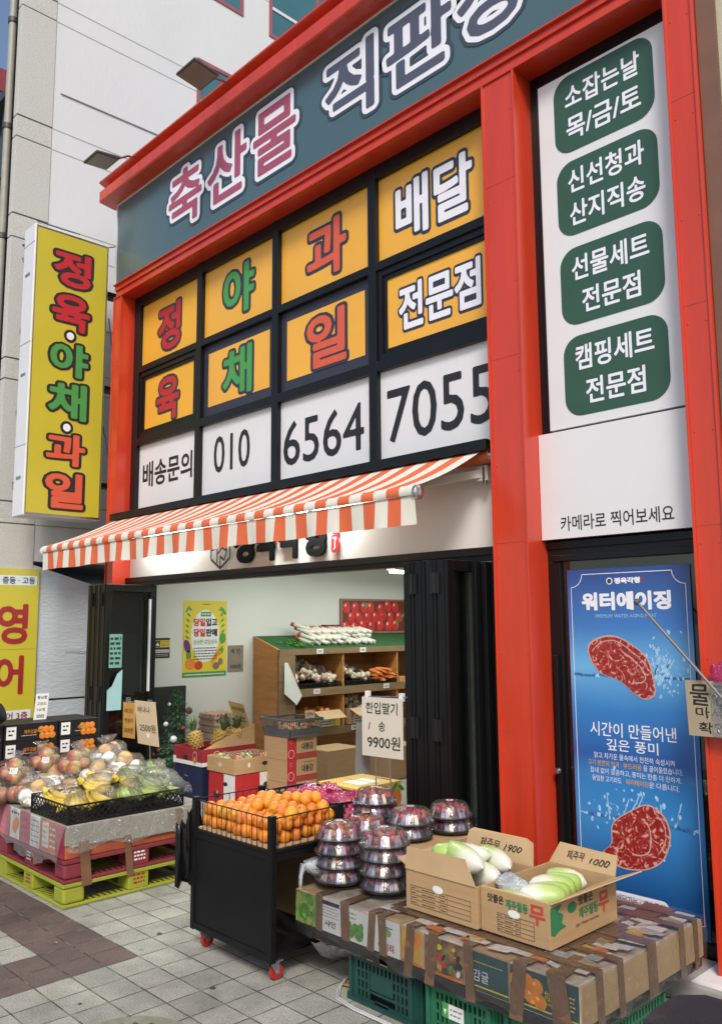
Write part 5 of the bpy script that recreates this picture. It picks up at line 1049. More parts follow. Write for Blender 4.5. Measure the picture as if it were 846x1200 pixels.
def fruit_bag(x, y, z, r, kind, lab):
    t = thing('fruit_bag', lab, 'bag of fruit', (x, y, z), 'fruit bags heaped on the stall'); g = random.Random(int((x * 31 + y * 57) * 100)); n = 6
    R = r * .48
    for k in range(n):
        a = 2 * math.pi * k / (n - 1) + g.random(); c = Vector((x + math.cos(a) * r * .58, y + math.sin(a) * r * .58, z + R * .95 + g.uniform(-.008, .012))) if k < n - 1 else Vector((x, y, z + R * 2.1))
        net = kind == 'net' and k % 4 != 1
        mb = MB(); mb.ball(c, R, APP if kind == 'apple' else PEAR, 12, 9, .06, k, (1, 1, .9)); fo = build(mb, 'fruit', t, smooth=60)
        if net:
            mb = MB(); n2 = 22; prof = [(R * .45, -R * .85), (R * .85, -R * .55), (R * 1.05, -R * .1), (R * 1.06, R * .2), (R * .9, R * .55), (R * .6, R * .82)]; mtx = Matrix.Rotation(g.uniform(-.9, .9), 3, 'X') @ Matrix.Rotation(g.uniform(-.9, .9), 3, 'Y'); mb.lathe(prof, c, NETW, n2, mtx, .045); build(mb, 'foam_net', fo, smooth=20)
    mb = MB(); mb.ball((x, y, z + r * .62), r * 1.10, BAGF, 18, 12, .38, x * 7 + y * 3, (1, 1, .74)); dx, dy = g.uniform(-.5, .5) * r, g.uniform(-.5, .5) * r
    mb.lathe([(r * .42, r * 1.15), (r * .12, r * 1.38), (r * .10, r * 1.45), (r * .34, r * 1.72), (r * .40, r * 1.85)], (x + dx * .4, y + dy * .4, z), BAGF, 11, Matrix.Rotation(dx * 3, 3, 'Y'), .28); build(mb, 'plastic_film', t, smooth=80, weld=True)
    if g.random() < .55:
        mb = MB(); fr = Fr((x + r * .72, y - r * .60, z + r * .62), (.65, .76, 0), (-.3, .3, .8)); fr.rect(mb, 0, 0, .055, .045, PAPERW, .004); fr.scrib(mb, .008, .008, .047, .038, INK, 2, .005); build(mb, 'price_tag', t)
FB = [(-6.36, -1.55, .515, .135, 'apple', 'apple bag at the front left edge of the stall'), (-6.12, -1.55, .515, .13, 'net', 'bag of netted pears at the front beside the banana crate'), (-6.10, -1.32, .515, .12, 'pear', 'tan pear bag right behind the left end of the banana crate'), (-6.34, -1.33, .57, .13, 'net', 'bag of netted pears behind the front apple bag'), (-6.12, -1.10, .60, .13, 'net', 'white netted pear bag behind the middle of the banana crate'), (-6.16, -.86, .62, .14, 'net', 'largest white netted pear bag with a tuft of film at the right rear'), (-5.98, -.70, .56, .11, 'net', 'netted pear bag showing one orange pear at the right end'), (-6.40, -1.08, .66, .13, 'apple', 'red and yellow apple bag in the middle of the heap'), (-6.42, -.82, .68, .13, 'apple', 'apple bag before the right tangerine boxes'), (-6.44, -1.60, .65, .12, 'apple', 'reddish apple bag piled on the left of the heap'), (-6.26, -1.22, .69, .12, 'apple', 'yellowish apple bag on top of the heap'), (-6.30, -.95, .70, .12, 'net', 'netted pear bag on top of the heap before the tangerine boxes'), (-6.45, -1.36, .70, .12, 'apple', 'apple bag highest on the left of the heap'), (-6.46, -1.75, .515, .13, 'apple', 'apple bag cut by the left picture edge'), (-5.92, -1.68, .40, .0, 'x', 'x')]
for a in FB:
    if a[4] != 'x': fruit_bag(*a)
TANG = mat('tangerine_print', (.66, .20, .02), .5, .2, 25); TANL = mat('tangerine_light', (.78, .40, .10), .5)
def p_tang(mb, a, b, w, d, h, tp):
    for r in range(2):
        for c in range(3 if r else 3):
            u = d - .125 + c * .04 - (.012 if r else 0); v = .032 + r * .048
            if u > d - .02: continue
            b.ell(mb, u, v, .026, .026, TANG, .001 + .0003 * (r * 3 + c), 12); b.ell(mb, u - .006, v + .008, .007, .006, TANL, .004, 7)
    b.ell(mb, d - .15, .075, .022, .008, PG, .004, 8, .5); b.text(mb, '제주감귤', .15, .055, .25, .085, TANG, .001, fat=.01, step=.04); b.scrib(mb, .13, .035, .25, .05, LINEP, 1, .001)
    b.rect(mb, .015, .02, .09, .115, PAPERW, .001); b.scrib(mb, .03, .04, .075, .10, INK, 2, .002, .4)
cols = ((-1.195, -.865), (-1.625, -1.205), (-2.05, -1.635)); nm = ('right', 'middle', 'left edge')
for i, (y0, y1) in enumerate(cols):
    for q in range(4): carton('tangerine_box', -7.0, -6.60, y0, y1, .512 + q * .1345, .512 + q * .1345 + .132, BLACKMAT, f'black tangerine carton, {["lowest", "second from the bottom", "third from the bottom", "topmost"][q]} of the {nm[i]} stack behind the apple bags', 'black tangerine cartons', False, p_tang)
price_card('price_sign', 'narrow white handwritten card standing on the tangerine cartons', Fr((-6.78, -1.33, 1.05), (0, 1, 0), (-.05, .10, 1)), .105, .205, [('황금향', .12, .78, .88, .92), ('고당도', .12, .54, .88, .68), ('10개', .2, .31, .8, .45), ('5000', .2, .06, .8, .2)], PAPERW)
COAT = mat('black_cloth', (.008, .008, .009), .9, .2, 12, .3, 50)
mb = MB(); mb.ball((-6.66, -1.76, 1.14), .13, COAT, 14, 10, .5, 3, (1, 1.1, .85)); tag(build(mb, 'black_bag', org=(-6.66, -1.76, 1.05), smooth=60), 'black cloth bag slumped on the tangerine cartons at the left picture edge', 'bag')
mb = MB(); mb.tube([(-6.20, -.60, .51), (-6.24, -.60, .92)], .006, STEEL, 6); mb.tube([(-6.64, -.60, 1.155), (-6.15, -.60, 1.175)], .005, STEEL, 6); mb.tube([(-6.24, -.60, .92), (-6.28, -.602, 1.17)], .004, STEEL, 6); mb.box(-6.26, -6.22, -.615, -.585, .895, .925, PAPERW)
for x in (-6.60, -6.25): mb.box(x - .02, x + .02, -.612, -.588, 1.15, 1.19, STEEL)
tag(build(mb, 'sign_stand', org=(-6.2, -.6, .51)), 'thin steel card stand rising behind the bananas', 'stand')
price_card('price_sign', 'narrow orange handwritten card on the stand behind the bananas', Fr((-6.66, -.612, .86), (1, 0, .02), (-.02, 0, 1)), .20, .29, [('바나나', .15, .68, .85, .84), ('한송이', .15, .42, .85, .56), ('2000원', .12, .14, .88, .30)], mat('orange_card', (.52, .27, .05), .7))
price_card('price_sign', 'wide tan banana price card reading 2500 on the stand behind the bananas', Fr((-6.40, -.613, .835), (1, 0, 0), (-.22, 0, 1)), .33, .35, [('바나나', .14, .72, .72, .88), ('2500원', .16, .30, .92, .48)], CARDSIGN)

# ------------------------------------------------------------------ black cart with oranges
ct = thing('orange_cart', 'black steel display cart on castors with a wire basket of oranges', 'cart', (-3.92, -1.18, .06))
X0, X1, Y0, Y1 = -4.292, -3.552, -1.44, -.94
mb = MB(); mb.box(X0 + .03, X1 - .03, Y0 + .006, Y0 + .014, .125, .628, CARTBLK)
for z0, z1 in ((.11, .145), (.60, .63)): mb.box(X0 + .001, X1 - .001, Y0, Y0 + .03, z0, z1, CARTBLK)
build(mb, 'front_panel', ct, bevel=.002)
mb = MB(); mb.box(X0 + .006, X0 + .014, Y0 + .03, Y1, .125, .628, CARTBLK); mb.box(X0, X0 + .03, Y0 + .03, Y1, .11, .14, CARTBLK); build(mb, 'side_panel', ct)
for x in (X0, X1 - .036):
    for y in (Y0 - .001, Y1 - .034): mb = MB(); mb.box(x, x + .036, y, y + .036, .105, .82, CARTBLK); build(mb, 'post', ct, bevel=.004)
mb = MB(); mb.box(X0 + .002, X1 - .002, Y0 + .002, Y1, .63, .648, CARTBLK); build(mb, 'tray', ct, bevel=.002); mb = MB(); mb.box(X0 + .03, X1 - .03, Y0 + .03, Y1 - .01, .12, .135, CARTBLK); build(mb, 'shelf', ct); mb = MB(); mb.box(X1 - .03, X1, Y0 + .035, Y1 - .035, .595, .629, CARTBLK); build(mb, 'rail', ct)
mb = MB(); mb.box(X0 + .03, X1 - .03, Y0 + .02, Y1 - .02, .6485, .656, CARDIN); build(mb, 'liner', ct)
mb = MB(); r = .0024
for y in (Y0 + .012, Y1 - .012):
    mb.tube([(X0 + .02, y, .805), (X1 - .02, y, .805)], .0035, BLACKMAT, 6)
    for k in range(1, 16): x = X0 + (X1 - X0) * k / 16; mb.tube([(x, y, .648), (x, y, .805)], r, BLACKMAT, 5)
for x in (X0 + .012, X1 - .012):
    mb.tube([(x, Y0 + .02, .805), (x, Y1 - .02, .805)], .0035, BLACKMAT, 6)
    for k in range(1, 10): y = Y0 + (Y1 - Y0) * k / 10; mb.tube([(x, y, .648), (x, y, .805)], r, BLACKMAT, 5)
build(mb, 'wire_basket', ct, smooth=50)
WHR = mat('red_wheel', (.40, .02, .02), .35, .1); TYR = mat('rubber', (.03, .03, .03), .7); ZINC = mat('zinc', (.5, .5, .5), .35, .1, metal=.9)
for x in (X0 + .055, X1 - .06):
    for y in (Y0 + .06, Y1 - .06):
        mb = MB(); mb.box(x - .04, x + .04, y - .035, y + .035, .098, .104, ZINC); mb.prism([(x - .018, y - .03, .098), (x - .018, y + .03, .098), (x - .018, y + .03, .03), (x - .018, y + .01, .03)], (.002, 0, 0), ZINC); mb.prism([(x + .016, y - .03, .098), (x + .016, y + .03, .098), (x + .016, y + .03, .03), (x + .016, y + .01, .03)], (.002, 0, 0), ZINC); mb.lathe([(.03, 0), (.03, .012), (.018, .014)], (x, y, .088), ZINC, 12)
        cs_ = build(mb, 'castor', ct, bevel=.001); mb = MB(); M3 = Matrix.Rotation(rad(90), 3, 'Y'); mb.lathe([(.012, -.013), (.037, -.013), (.040, -.008), (.040, .008), (.037, .013), (.012, .013)], (x, y + .02, .041), WHR, 18, M3); mb.lathe([(.003, -.02), (.010, -.02), (.010, .02), (.003, .02)], (x, y + .02, .041), ZINC, 10, M3); build(mb, 'wheel', cs_, smooth=40)
def vary(m, hue=.03, val=.5):
    t = m.node_tree; N = t.nodes; L = t.links; b = N['Principled BSDF']; src = b.inputs['Base Color'].links[0].from_socket
    oi = N.new('ShaderNodeObjectInfo'); hs_ = N.new('ShaderNodeHueSaturation'); a = N.new('ShaderNodeMapRange'); c = N.new('ShaderNodeMapRange')
    a.inputs[3].default_value = .5 - hue; a.inputs[4].default_value = .5 + hue; c.inputs[3].default_value = 1 - val / 2; c.inputs[4].default_value = 1 + val / 3
    wn = N.new('ShaderNodeTexWhiteNoise'); wn.noise_dimensions = '1D'; L.new(oi.outputs['Random'], wn.inputs['W'])
    L.new(oi.outputs['Random'], a.inputs[0]); L.new(wn.outputs['Value'], c.inputs[0]); L.new(a.outputs[0], hs_.inputs['Hue']); L.new(c.outputs[0], hs_.inputs['Value']); L.new(src, hs_.inputs['Color']); L.new(hs_.outputs[0], b.inputs['Base Color'])
ORNG = mat('orange_peel', (.72, .235, .015), .42, .10, 3, .35, 420, coat=.15, sub=.03); vary(ORNG, .014, .4); NAV = mat('orange_navel', (.20, .10, .02), .8)
mb = MB(); mb.ball((0, 0, 0), .0365, ORNG, 18, 12, .05, 2); mb.lathe([(.001, .0352), (.006, .0363), (.003, .0374)], (0, 0, 0), NAV, 7)
o0 = build(mb, 'orange', smooth=70); G = 'oranges in the cart basket'; pts = []
for L, (nx, ny, z) in enumerate(((9, 6, .694), (9, 6, .752), (7, 4, .803), (3, 2, .845))):
    cx = (X0 + X1) / 2 + (0, .01, .08, .20)[L]; cy = (Y0 + Y1) / 2 + (0, .005, .04, .09)[L]
    for i in range(nx):
        for j in range(ny):
            if L == 0 and 1 < i < 7 and j > 1 and j < 5: continue
            if L == 1 and 2 < i < 6 and 2 < j < 4: continue
            if L == 2 and (i, j) in ((0, 0), (1, 0), (3, 0), (0, 1), (1, 3)): continue
            if L == 3 and (i, j) in ((0, 1),): continue
            pts.append((cx + (i - (nx - 1) / 2) * .0745 + rg.uniform(-.004, .004), cy + (j - (ny - 1) / 2) * .073 + rg.uniform(-.004, .004), z + rg.uniform(-.006, .006)))
LO = ('ripe orange in the wire basket of the black cart', 'ripe orange heaped above the wires of the black cart'); GO = (G, 'oranges heaped above the basket rim')
for k, p in enumerate(pts):
    if k: o = o0.copy(); COL.objects.link(o)
    else: o = o0
    hi = p[2] > .79; tag(o, LO[hi], 'orange', GO[hi]); put(o, p, (rg.uniform(0, 6), rg.uniform(0, 6), rg.uniform(0, 6)), rg.uniform(.88, 1.08))
BLKBAG = mat('black_bag_film', (.008, .008, .009), .25, .3, 10, .35, 14)
for dx, y, z0, z1, lab in ((0, -1.36, .37, .74, 'shiny black plastic bag hanging on the left side of the cart'), (.018, -1.42, .33, .68, 'narrow black plastic bag hanging at the left front post of the cart')):
    mb = MB(); n = 7
    for i in range(n):
        for k in range(6):
            def W(u, s): return (X0 - .03 - dx * .5 - .010 * math.sin(u * 16 + s * 2.2 + dx * 90) - .022 * s, y - .09 + u * .19 * (.45 + .55 * s), z1 - (z1 - z0) * s - .02 * math.sin(u * 14))
            mb.add([W(i / n, k / 6), W((i + 1) / n, k / 6), W((i + 1) / n, (k + 1) / 6), W(i / n, (k + 1) / 6)], [(0, 1, 2, 3)], BLKBAG)
    o = build(mb, 'plastic_bag', org=(X0 - .03, y, z0), smooth=80, weld=True); sd = o.modifiers.new('thick', 'SOLIDIFY'); sd.thickness = .004; tag(o, lab, 'plastic bag', 'black bags hanging on the cart')
lat_crate('bag_crate', -4.27, -3.66, -.915, -.58, .60, .79, 'black lattice crate of pink net bags behind the oranges', None, .05); carton('crate_stand', -4.25, -3.68, -.90, -.60, .004, .598, CARD, 'brown carton carrying the lattice crate behind the cart')
PINKF = mat('pink_film', (.62, .07, .22), .2, .25, 14, .9, 30, coat=.4); TOMR = mat('tomato_skin', (.50, .045, .03), .3, .15, 8); PNKF2 = film('pink_clear_film', (.95, .45, .62), .4, .15, .35, (.72, .05, .22), 1., 26)
for x, y, z, r, lab in ((-4.12, -.76, .655, .12, 'pink film bag of tomatoes at the left of the lattice crate'), (-3.92, -.78, .665, .13, 'pink film bag of tomatoes highest in the middle of the lattice crate'), (-3.72, -.74, .655, .12, 'pink film bag of tomatoes at the right end of the lattice crate'), (-3.58, -.62, .62, .11, 'pink film bag of tomatoes on the table right of the lattice crate')):
    t = thing('tomato_bag', lab, 'bag of tomatoes', (x, y, z), 'pink tomato bags behind the oranges')
    for k in range(7): a = k * 1.05; mb = MB(); mb.ball((x + (math.cos(a) * r * .55 if k < 6 else 0), y + (math.sin(a) * r * .55 if k < 6 else 0), z + r * (.35 if k < 6 else .8)), r * .42, TOMR, 10, 8); build(mb, 'tomato', t, smooth=60)
    mb = MB(); mb.ball((x, y, z + r * .5), r * 1.08, PNKF2, 16, 11, .55, x * 9, (1, 1, .8)); mb.lathe([(r * .4, r * 1.0), (r * .12, r * 1.25), (r * .35, r * 1.6)], (x, y, z), PNKF2, 9, Matrix.Rotation(.5, 3, 'Y'), .3); build(mb, 'film', t, smooth=80, weld=True)

# ------------------------------------------------------------------ long display table
tb = thing('display_table', 'long low table of film wrapped printed cartons strapped with brown tape', 'table', (-2.72, -.78, 0))
TX0, TX1, TY0, TY1, TZ0, TZ1 = -3.545, -1.875, -1.285, -.26, .285, .445
BLKTARP = mat('black_tarp', (.012, .012, .013), .3, .2, 8, .6, 20, coat=.2)
mb = MB(); mb.box(TX0, TX1 - .004, TY0 - .006, TY1, .235, TZ0, BLKTARP); build(mb, 'board', tb, bevel=.006)
rg = random.Random(21)
GRP = mat('grape_leaf_print', (.16, .30, .06), .5, .6, 18); YOP = mat('yellow_carton_print', (.60, .36, .07), .5, .15, 15); DKT = mat('dark_teal_print', (.015, .06, .07), .45, .25, 12); MIX = mat('fruit_mix_print', (.22, .12, .05), .5, .9, 26)
segs = [(-3.545, -3.36, GRP), (-3.355, -3.20, WBX), (-3.195, -2.99, WBX), (-2.985, -2.80, WBX), (-2.795, -2.66, YOP), (-2.655, -2.43, MIX), (-2.425, -2.20, DKT), (-2.195, -1.99, DKT), (-1.985, -1.875, DKT)]
for i, (a, b, m) in enumerate(segs):
    mb = MB(); dz = rg.uniform(-.003, .002); mb.box(a, b, TY0, TY1 + .0, TZ0, TZ1 + dz, CARD if i % 3 == 0 else mat('taped_carton_top', (.44, .36, .29), .45, .35, 9, .3, 14)); f = Fr((0, TY0 - .0006, TZ0), *FX); f.rect(mb, a + .003, .004, b - .003, TZ1 + dz - TZ0 - .006, m, .001)
    w_ = b - a; c = (a + b) / 2
    if i == 1: f.rect(mb, a + .01, .13, b - .01, .15, NAVY, .002); f.scrib(mb, a + .02, .07, b - .02, .125, GREY, 4, .002, .25); f.text(mb, '샤인', c - .04, .03, c + .04, .06, NAVY, .002, fat=.02, step=.04)
    if i == 2:
        for k in range(9): f.ell(mb, c + rg.uniform(-.06, .04), .05 + rg.uniform(-.03, .03), .03, .018, LEAFP, .002 + k * .0002, 7, rg.uniform(0, 3))
        f.scrib(mb, c - .08, .10, c, .14, PG, 2, .002, .3)
    if i == 0:
        for k in range(14): f.ell(mb, c + rg.uniform(-.07, .07), .08 + rg.uniform(-.06, .05), .02, .02, LEAFP if k % 2 else mat('pale_grape', (.34, .42, .12), .4), .002 + k * .0002, 9)
    if i == 3: f.text(mb, '아미리', c - .05, .02, c + .05, .055, MAROON, .002, fat=.03, step=.04); f.ell(mb, c, .10, .035, .02, GRP, .002, 10); f.scrib(mb, c - .04, .115, c + .05, .13, INK, 1, .002)
    if i == 4:
        for k in range(4): f.ell(mb, c + rg.uniform(-.03, .03), .06 + .02 * k, .028, .028, ORANGEP, .002 + .0003 * k, 12)
        f.rect(mb, a + .005, .005, b - .005, .015, ORP, .003)
    if i == 5:
        for k in range(26): f.ell(mb, c + rg.uniform(-.09, .09), .08 + rg.uniform(-.055, .05), rg.uniform(.006, .022), rg.uniform(.006, .016), rg.choice((LEAFP, PRED, PCAR, PYEL, INK, PAPERW, DKT)), .002 + k * .0001, 7, rg.uniform(0, 3))
        f.rect(mb, a + .005, .005, b - .005, .018, ORP, .006)
    if i in (6, 7, 8): f.rect(mb, a + .003, .018, b - .003, .024, PYEL, .002)
    if i == 6: f.text(mb, '감귤', c - .07, .04, c + .01, .085, PAPERW, .002); f.scrib(mb, a + .02, .11, b - .03, .12, PYEL, 1, .002)
    if i == 7:
        for k, (u, v) in enumerate(((-.05, .10), (0, .11), (.045, .10), (-.03, .065), (.02, .06), (.06, .05))): f.ell(mb, c + u - .02, v, .032, .030, TANG, .002 + .0004 * k, 14); f.ell(mb, c + u - .028, v + .01, .009, .007, TANL, .005, 7)
        f.text(mb, '친환', c + .065, .05, c + .095, .10, PYEL, .006)
    if i == 8: f.scrib(mb, a + .01, .05, b - .02, .11, PYEL, 4, .002, .35)
    build(mb, 'carton', tb, bevel=.004)
mb = MB(); f = Fr((TX1 + .0006, TY0, TZ0), *SX); mb.box(TX1, TX1 + .004, TY0 + .005, TY1 - .005, TZ0 + .002, TZ1 - .012, CARDIN); build(mb, 'end_board', tb)
def band_y(mb, x, w, d=.0, sk=0):
    """tape running over the front edge and back across the top"""
    y0 = TY0 - .004 - d; zt = TZ1 + .009 + d
    mb.prism([(x, y0, TZ0 - .05), (x + w, y0, TZ0 - .05), (x + w + sk * .2, y0, zt), (x + sk * .2, y0, zt)], (0, -.0008, 0), TAPE); mb.prism([(x + sk * .2, y0, zt), (x + w + sk * .2, y0, zt), (x + w + sk, TY1, zt), (x + sk, TY1, zt)], (0, 0, .0008), TAPE)
mb = MB()
for k, (x, w, sk) in enumerate(((-3.385, .05, .02), (-3.19, .06, -.05), (-3.02, .045, .10), (-2.93, .05, -.06), (-2.78, .05, .12), (-2.655, .055, .16), (-2.42, .05, -.05), (-2.20, .065, .14), (-1.985, .085, -.16))): mb = MB(); band_y(mb, x, w, .0004 * k, sk); build(mb, 'tape', tb)
mb = MB()
for k, (y, w) in enumerate(((-1.20, .05), (-1.04, .045), (-.80, .075), (-.52, .05), (-.38, .04))): z = TZ1 + .015 + .0005 * k; mb = MB(); mb.prism([(-2.95, y + .05 * math.sin(k * 9), z), (TX1 + .006, y + .02, z), (TX1 + .006, y + w + .02, z), (-2.95, y + w + .05 * math.sin(k * 9), z)], (0, 0, .0008), TAPE); mb.prism([(TX1 + .006 + .0005 * k, y + .02, z), (TX1 + .006 + .0005 * k, y + w + .02, z), (TX1 + .006, y + w + .03, TZ0 - .04), (TX1 + .006, y + .03, TZ0 - .04)], (.0008, 0, 0), TAPE); build(mb, 'tape', tb)
mb = MB(); PALW = mat('pale_label', (.64, .60, .56), .35, .2, 14)
for k, (x, y, a, b) in enumerate(((-2.05, -1.05, .12, .10), (-2.0, -.80, .10, .07), (-2.02, -.62, .12, .09), (-1.97, -.46, .08, .10), (-2.6, -1.24, .13, .05), (-2.75, -1.23, .10, .06), (-3.0, -1.22, .12, .06), (-2.25, -1.23, .12, .06), (-2.2, -.42, .14, .06), (-1.99, -1.22, .10, .08), (-2.06, -.92, .09, .06), (-1.98, -.34, .09, .06), (-2.45, -1.25, .10, .05))): z = TZ1 + .0125; mb.prism([(x, y, z), (x + a, y + .01, z), (x + a, y + b, z), (x, y + b, z)], (0, 0, .0004), PALW)
rs_ = random.Random(8); SCR = (PALW, PALW, PALW, mat('worn_card', (.36, .26, .17), .5, .3, 12), ORP, YOP, mat('grey_scrap', (.40, .40, .42), .4, .3, 12))
for k in range(46):
    x = rs_.uniform(-2.95, -1.98) if k < 26 else rs_.uniform(-2.10, -1.95); y = rs_.choice((rs_.uniform(-1.27, -1.18), rs_.uniform(-1.2, -.32))) if k < 26 else rs_.uniform(-1.25, -.36); a = rs_.uniform(.04, .11); b = rs_.uniform(.02, .07); z = TZ1 + .0130 + k * .00004; t_ = rs_.uniform(-.02, .02)
    x = min(x, TX1 - a); mb.prism([(x, y, z), (x + a, y + t_, z), (x + a, y + b + t_, z), (x, y + b, z)], (0, 0, .0004), rs_.choice(SCR))
build(mb, 'label', tb)
mb = MB(); n = 30; TW = film('table_wrap', (.985, .985, .985), .16, .14, .015, (.8, .8, .8), .7, 12)
for i in range(n):
    for k in range(5):
        def W(u, s): x = TX0 + .02 + u * (TX1 - TX0 - .01); return (x, TY0 - .012 - .006 * math.sin(u * 60 + s * 5) - .004 * math.sin(s * 17 + u * 23), TZ1 + .02 - s * (.215 + .02 * math.sin(u * 31)))
        mb.add([W(i / n, k / 5), W(i / n, (k + 1) / 5), W((i + 1) / n, (k + 1) / 5), W((i + 1) / n, k / 5)], [(0, 1, 2, 3)], TW)
for i in range(16):
    for k in range(5):
        def W(u, s): y = TY0 - .012 + u * (TY1 - TY0 + .02); return (TX1 + .016 + .006 * math.sin(u * 50 + s * 5), y, TZ1 + .02 - s * (.20 + .02 * math.sin(u * 27)))
        mb.add([W(i / 16, k / 5), W(i / 16, (k + 1) / 5), W((i + 1) / 16, (k + 1) / 5), W((i + 1) / 16, k / 5)], [(0, 1, 2, 3)], TW)
def T2(u, v): return (TX0 + .02 + u * (TX1 + .016 - TX0 - .02), TY0 - .012 + v * (TY1 - TY0 + .01), TZ1 + .021 + .003 * math.sin(u * 40) * math.sin(v * 23))
for i in range(24):
    for k in range(14): mb.add([T2(i / 24, k / 14), T2((i + 1) / 24, k / 14), T2((i + 1) / 24, (k + 1) / 14), T2(i / 24, (k + 1) / 14)], [(0, 1, 2, 3)], TW)
build(mb, 'wrap_film', tb, smooth=80, weld=True)
mb = MB(); TRANS = film('milky_film', (.95, .96, .97), .25, .25, .5, (.55, .60, .64), 1., 18); mb.tube([(-3.545, -1.235, .545), (-3.50, -1.17, .535), (-3.45, -1.02, .54), (-3.44, -.9, .56)], [.025, .055, .065, .05], TRANS, 12); mb.tube([(-3.535, -1.24, .555), (-3.53, -1.265, .50), (-3.528, -1.27, .40), (-3.525, -1.27, .33)], [.02, .012, .010, .006], TRANS, 8)
tag(build(mb, 'film_roll', org=(-3.44, -1.1, .47), smooth=60), 'milky rolled plastic film lying on the table beside the cart', 'plastic film')
mb = MB()
for i in range(10):
    for k in range(4):
        def W(u, s): return (-3.53 + u * .42, -1.20 + s * .3, .225 - (.10 * (1 - u) + .03) * math.sin(s * 3.1) - .06 * (1 - u) - .008 * math.sin(u * 23))
        mb.add([W(i / 10, k / 4), W((i + 1) / 10, k / 4), W((i + 1) / 10, (k + 1) / 4), W(i / 10, (k + 1) / 4)], [(0, 1, 2, 3)], TRANS)
tag(build(mb, 'plastic_sheet', org=(-3.3, -1.1, .1), smooth=70, weld=True), 'grey translucent plastic sheet sagging under the table by the cart', 'plastic sheet')
# green crates under the table
def green_crate(x0, x1, y0, y1, h, m, lab, note=False):
    t = thing('green_crate', lab, 'crate', ((x0 + x1) / 2, (y0 + y1) / 2, .002), 'green crates carrying the table')
    def side(fr, w):
        mb = MB(); th = .008
        def B(u0, u1, v0, v1, d0=0, d1=th): mb.prism([fr.p(u0, v0, d0), fr.p(u1, v0, d0), fr.p(u1, v1, d0), fr.p(u0, v1, d0)], fr.n * (d1 - d0), m)
        B(0, w, 0, .018, -.004, .022); B(0, w, h - .03, h, 0, .016); B(0, .05, .018, h - .03); B(w - .05, w, .018, h - .03); B(.012, .03, .018, h - .03, .008, .02); B(w - .03, w - .012, .018, h - .03, .008, .02)
        p0, p1 = w * .33, w * .67; B(p0, p1, .075, h * .62); B(p0 + .03, p1 - .03, .018, .03); B(.05, w - .05, .018, .026)
        for r in range(4):
            v0 = .026 + (h - .06) * r / 4; v1 = v0 + (h - .06) / 4
            B(.05, w - .05, v1 - .011, v1 - .0005, .0005, th - .0005)
        k = .05
        while k < w - .05:
            for v0, v1 in (((.026, h - .03),) if not p0 - .01 < k < p1 else ((h * .62, h - .03),)): B(k, k + .012, v0, v1, 0, th + .0004)
            k += .026
        return build(mb, 'side', t)
    side(Fr((x0, y0, .002), *FX), x1 - x0); side(Fr((x1, y0, .002), *SX), y1 - y0); side(Fr((x0, y1, .002), (0, -1, 0)), y1 - y0)
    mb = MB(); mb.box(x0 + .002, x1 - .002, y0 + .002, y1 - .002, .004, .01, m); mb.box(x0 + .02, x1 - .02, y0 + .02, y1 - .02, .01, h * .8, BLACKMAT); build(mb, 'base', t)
    if note:
        mb = MB(); fr = Fr(((x0 + x1) / 2 - .09, y0 - .010, .10), *FX); fr.rect(mb, 0, 0, .12, .06, PAPERW, .002); fr.rect(mb, 0, 0, .035, .06, LGRN, .003); fr.scrib(mb, .045, .01, .11, .05, GREY, 2, .003, .3); fr.pol(mb, [(.008, .035), (.027, .035), (.0175, .012)], PAPERW, .004); build(mb, 'label', t)
GC1 = mat('deep_green_plastic', (.012, .055, .045), .42, .15, 6, .06, 60); GC2 = mat('green_plastic', (.018, .13, .065), .42, .12, 6, .06, 60)
green_crate(-3.20, -2.76, -1.225, -.70, .232, GC1, 'dark green slotted crate under the table nearest the cart'); green_crate(-2.70, -2.32, -1.225, -.70, .232, GC2, 'mid green slotted crate with a small white label under the table', True); green_crate(-2.27, -1.93, -1.225, -.55, .232, GC2, 'green slotted crate under the right end of the table')

# strawberries
STRAW = mat('strawberry', (.46, .045, .045), .35, .25, 25, .3, 200); IRI = mat('silver_purple_reflection', (.30, .25, .40), .35, .45, 30, metal=.1); IRI2 = mat('cream_reflection', (.58, .52, .44), .35, .3, 20, metal=.1); TRAYB = mat('black_tray', (.012, .012, .013), .22, .1, coat=.3)  # IRI and IRI2 colour in the reflections of the clear dome
sp_ = thing('strawberry_pack', 'x', 'strawberry pack', (0, 0, 0))
mb = MB(); mb.lathe([(.095, 0), (.118, .004), (.136, .014), (.140, .020), (.134, .022), (.115, .014), (.09, .010)], (0, 0, 0), TRAYB, 28); build(mb, 'tray', sp_, smooth=40)
mb = MB(); mb.lathe([(.133, .022), (.128, .036), (.110, .080), (.098, .094), (.06, .102), (.001, .104)], (0, 0, 0), DOME, 20, None, .006); mb.lathe([(.135, .023), (.139, .026), (.133, .029)], (0, 0, 0), DOME, 28); build(mb, 'dome', sp_, smooth=30)
mb = MB(); n = 26  # upright strips painting the dome's purple and cream reflections as coloured bands
for k in range(n):
    a0 = 2 * math.pi * k / n; a1 = 2 * math.pi * (k + .86) / n
    if k % 13 in (2, 4, 5, 8, 9, 12): continue
    P = lambda a, r, z: (r * math.cos(a), r * math.sin(a), z)
    mb.add([P(a0, .116, .024), P(a1, .116, .024), P(a1, .096, .074), P(a0, .096, .074)], [(0, 1, 2, 3)], (IRI, IRI, IRI2, mat('grey_reflection', (.40, .38, .42), .3, .3, 30, metal=.3), mat('pink_reflection', (.42, .22, .32), .4, .4, 30))[(k * 7) % 5])
build(mb, 'reflection_collar', sp_)
vary(STRAW, .03, .9)
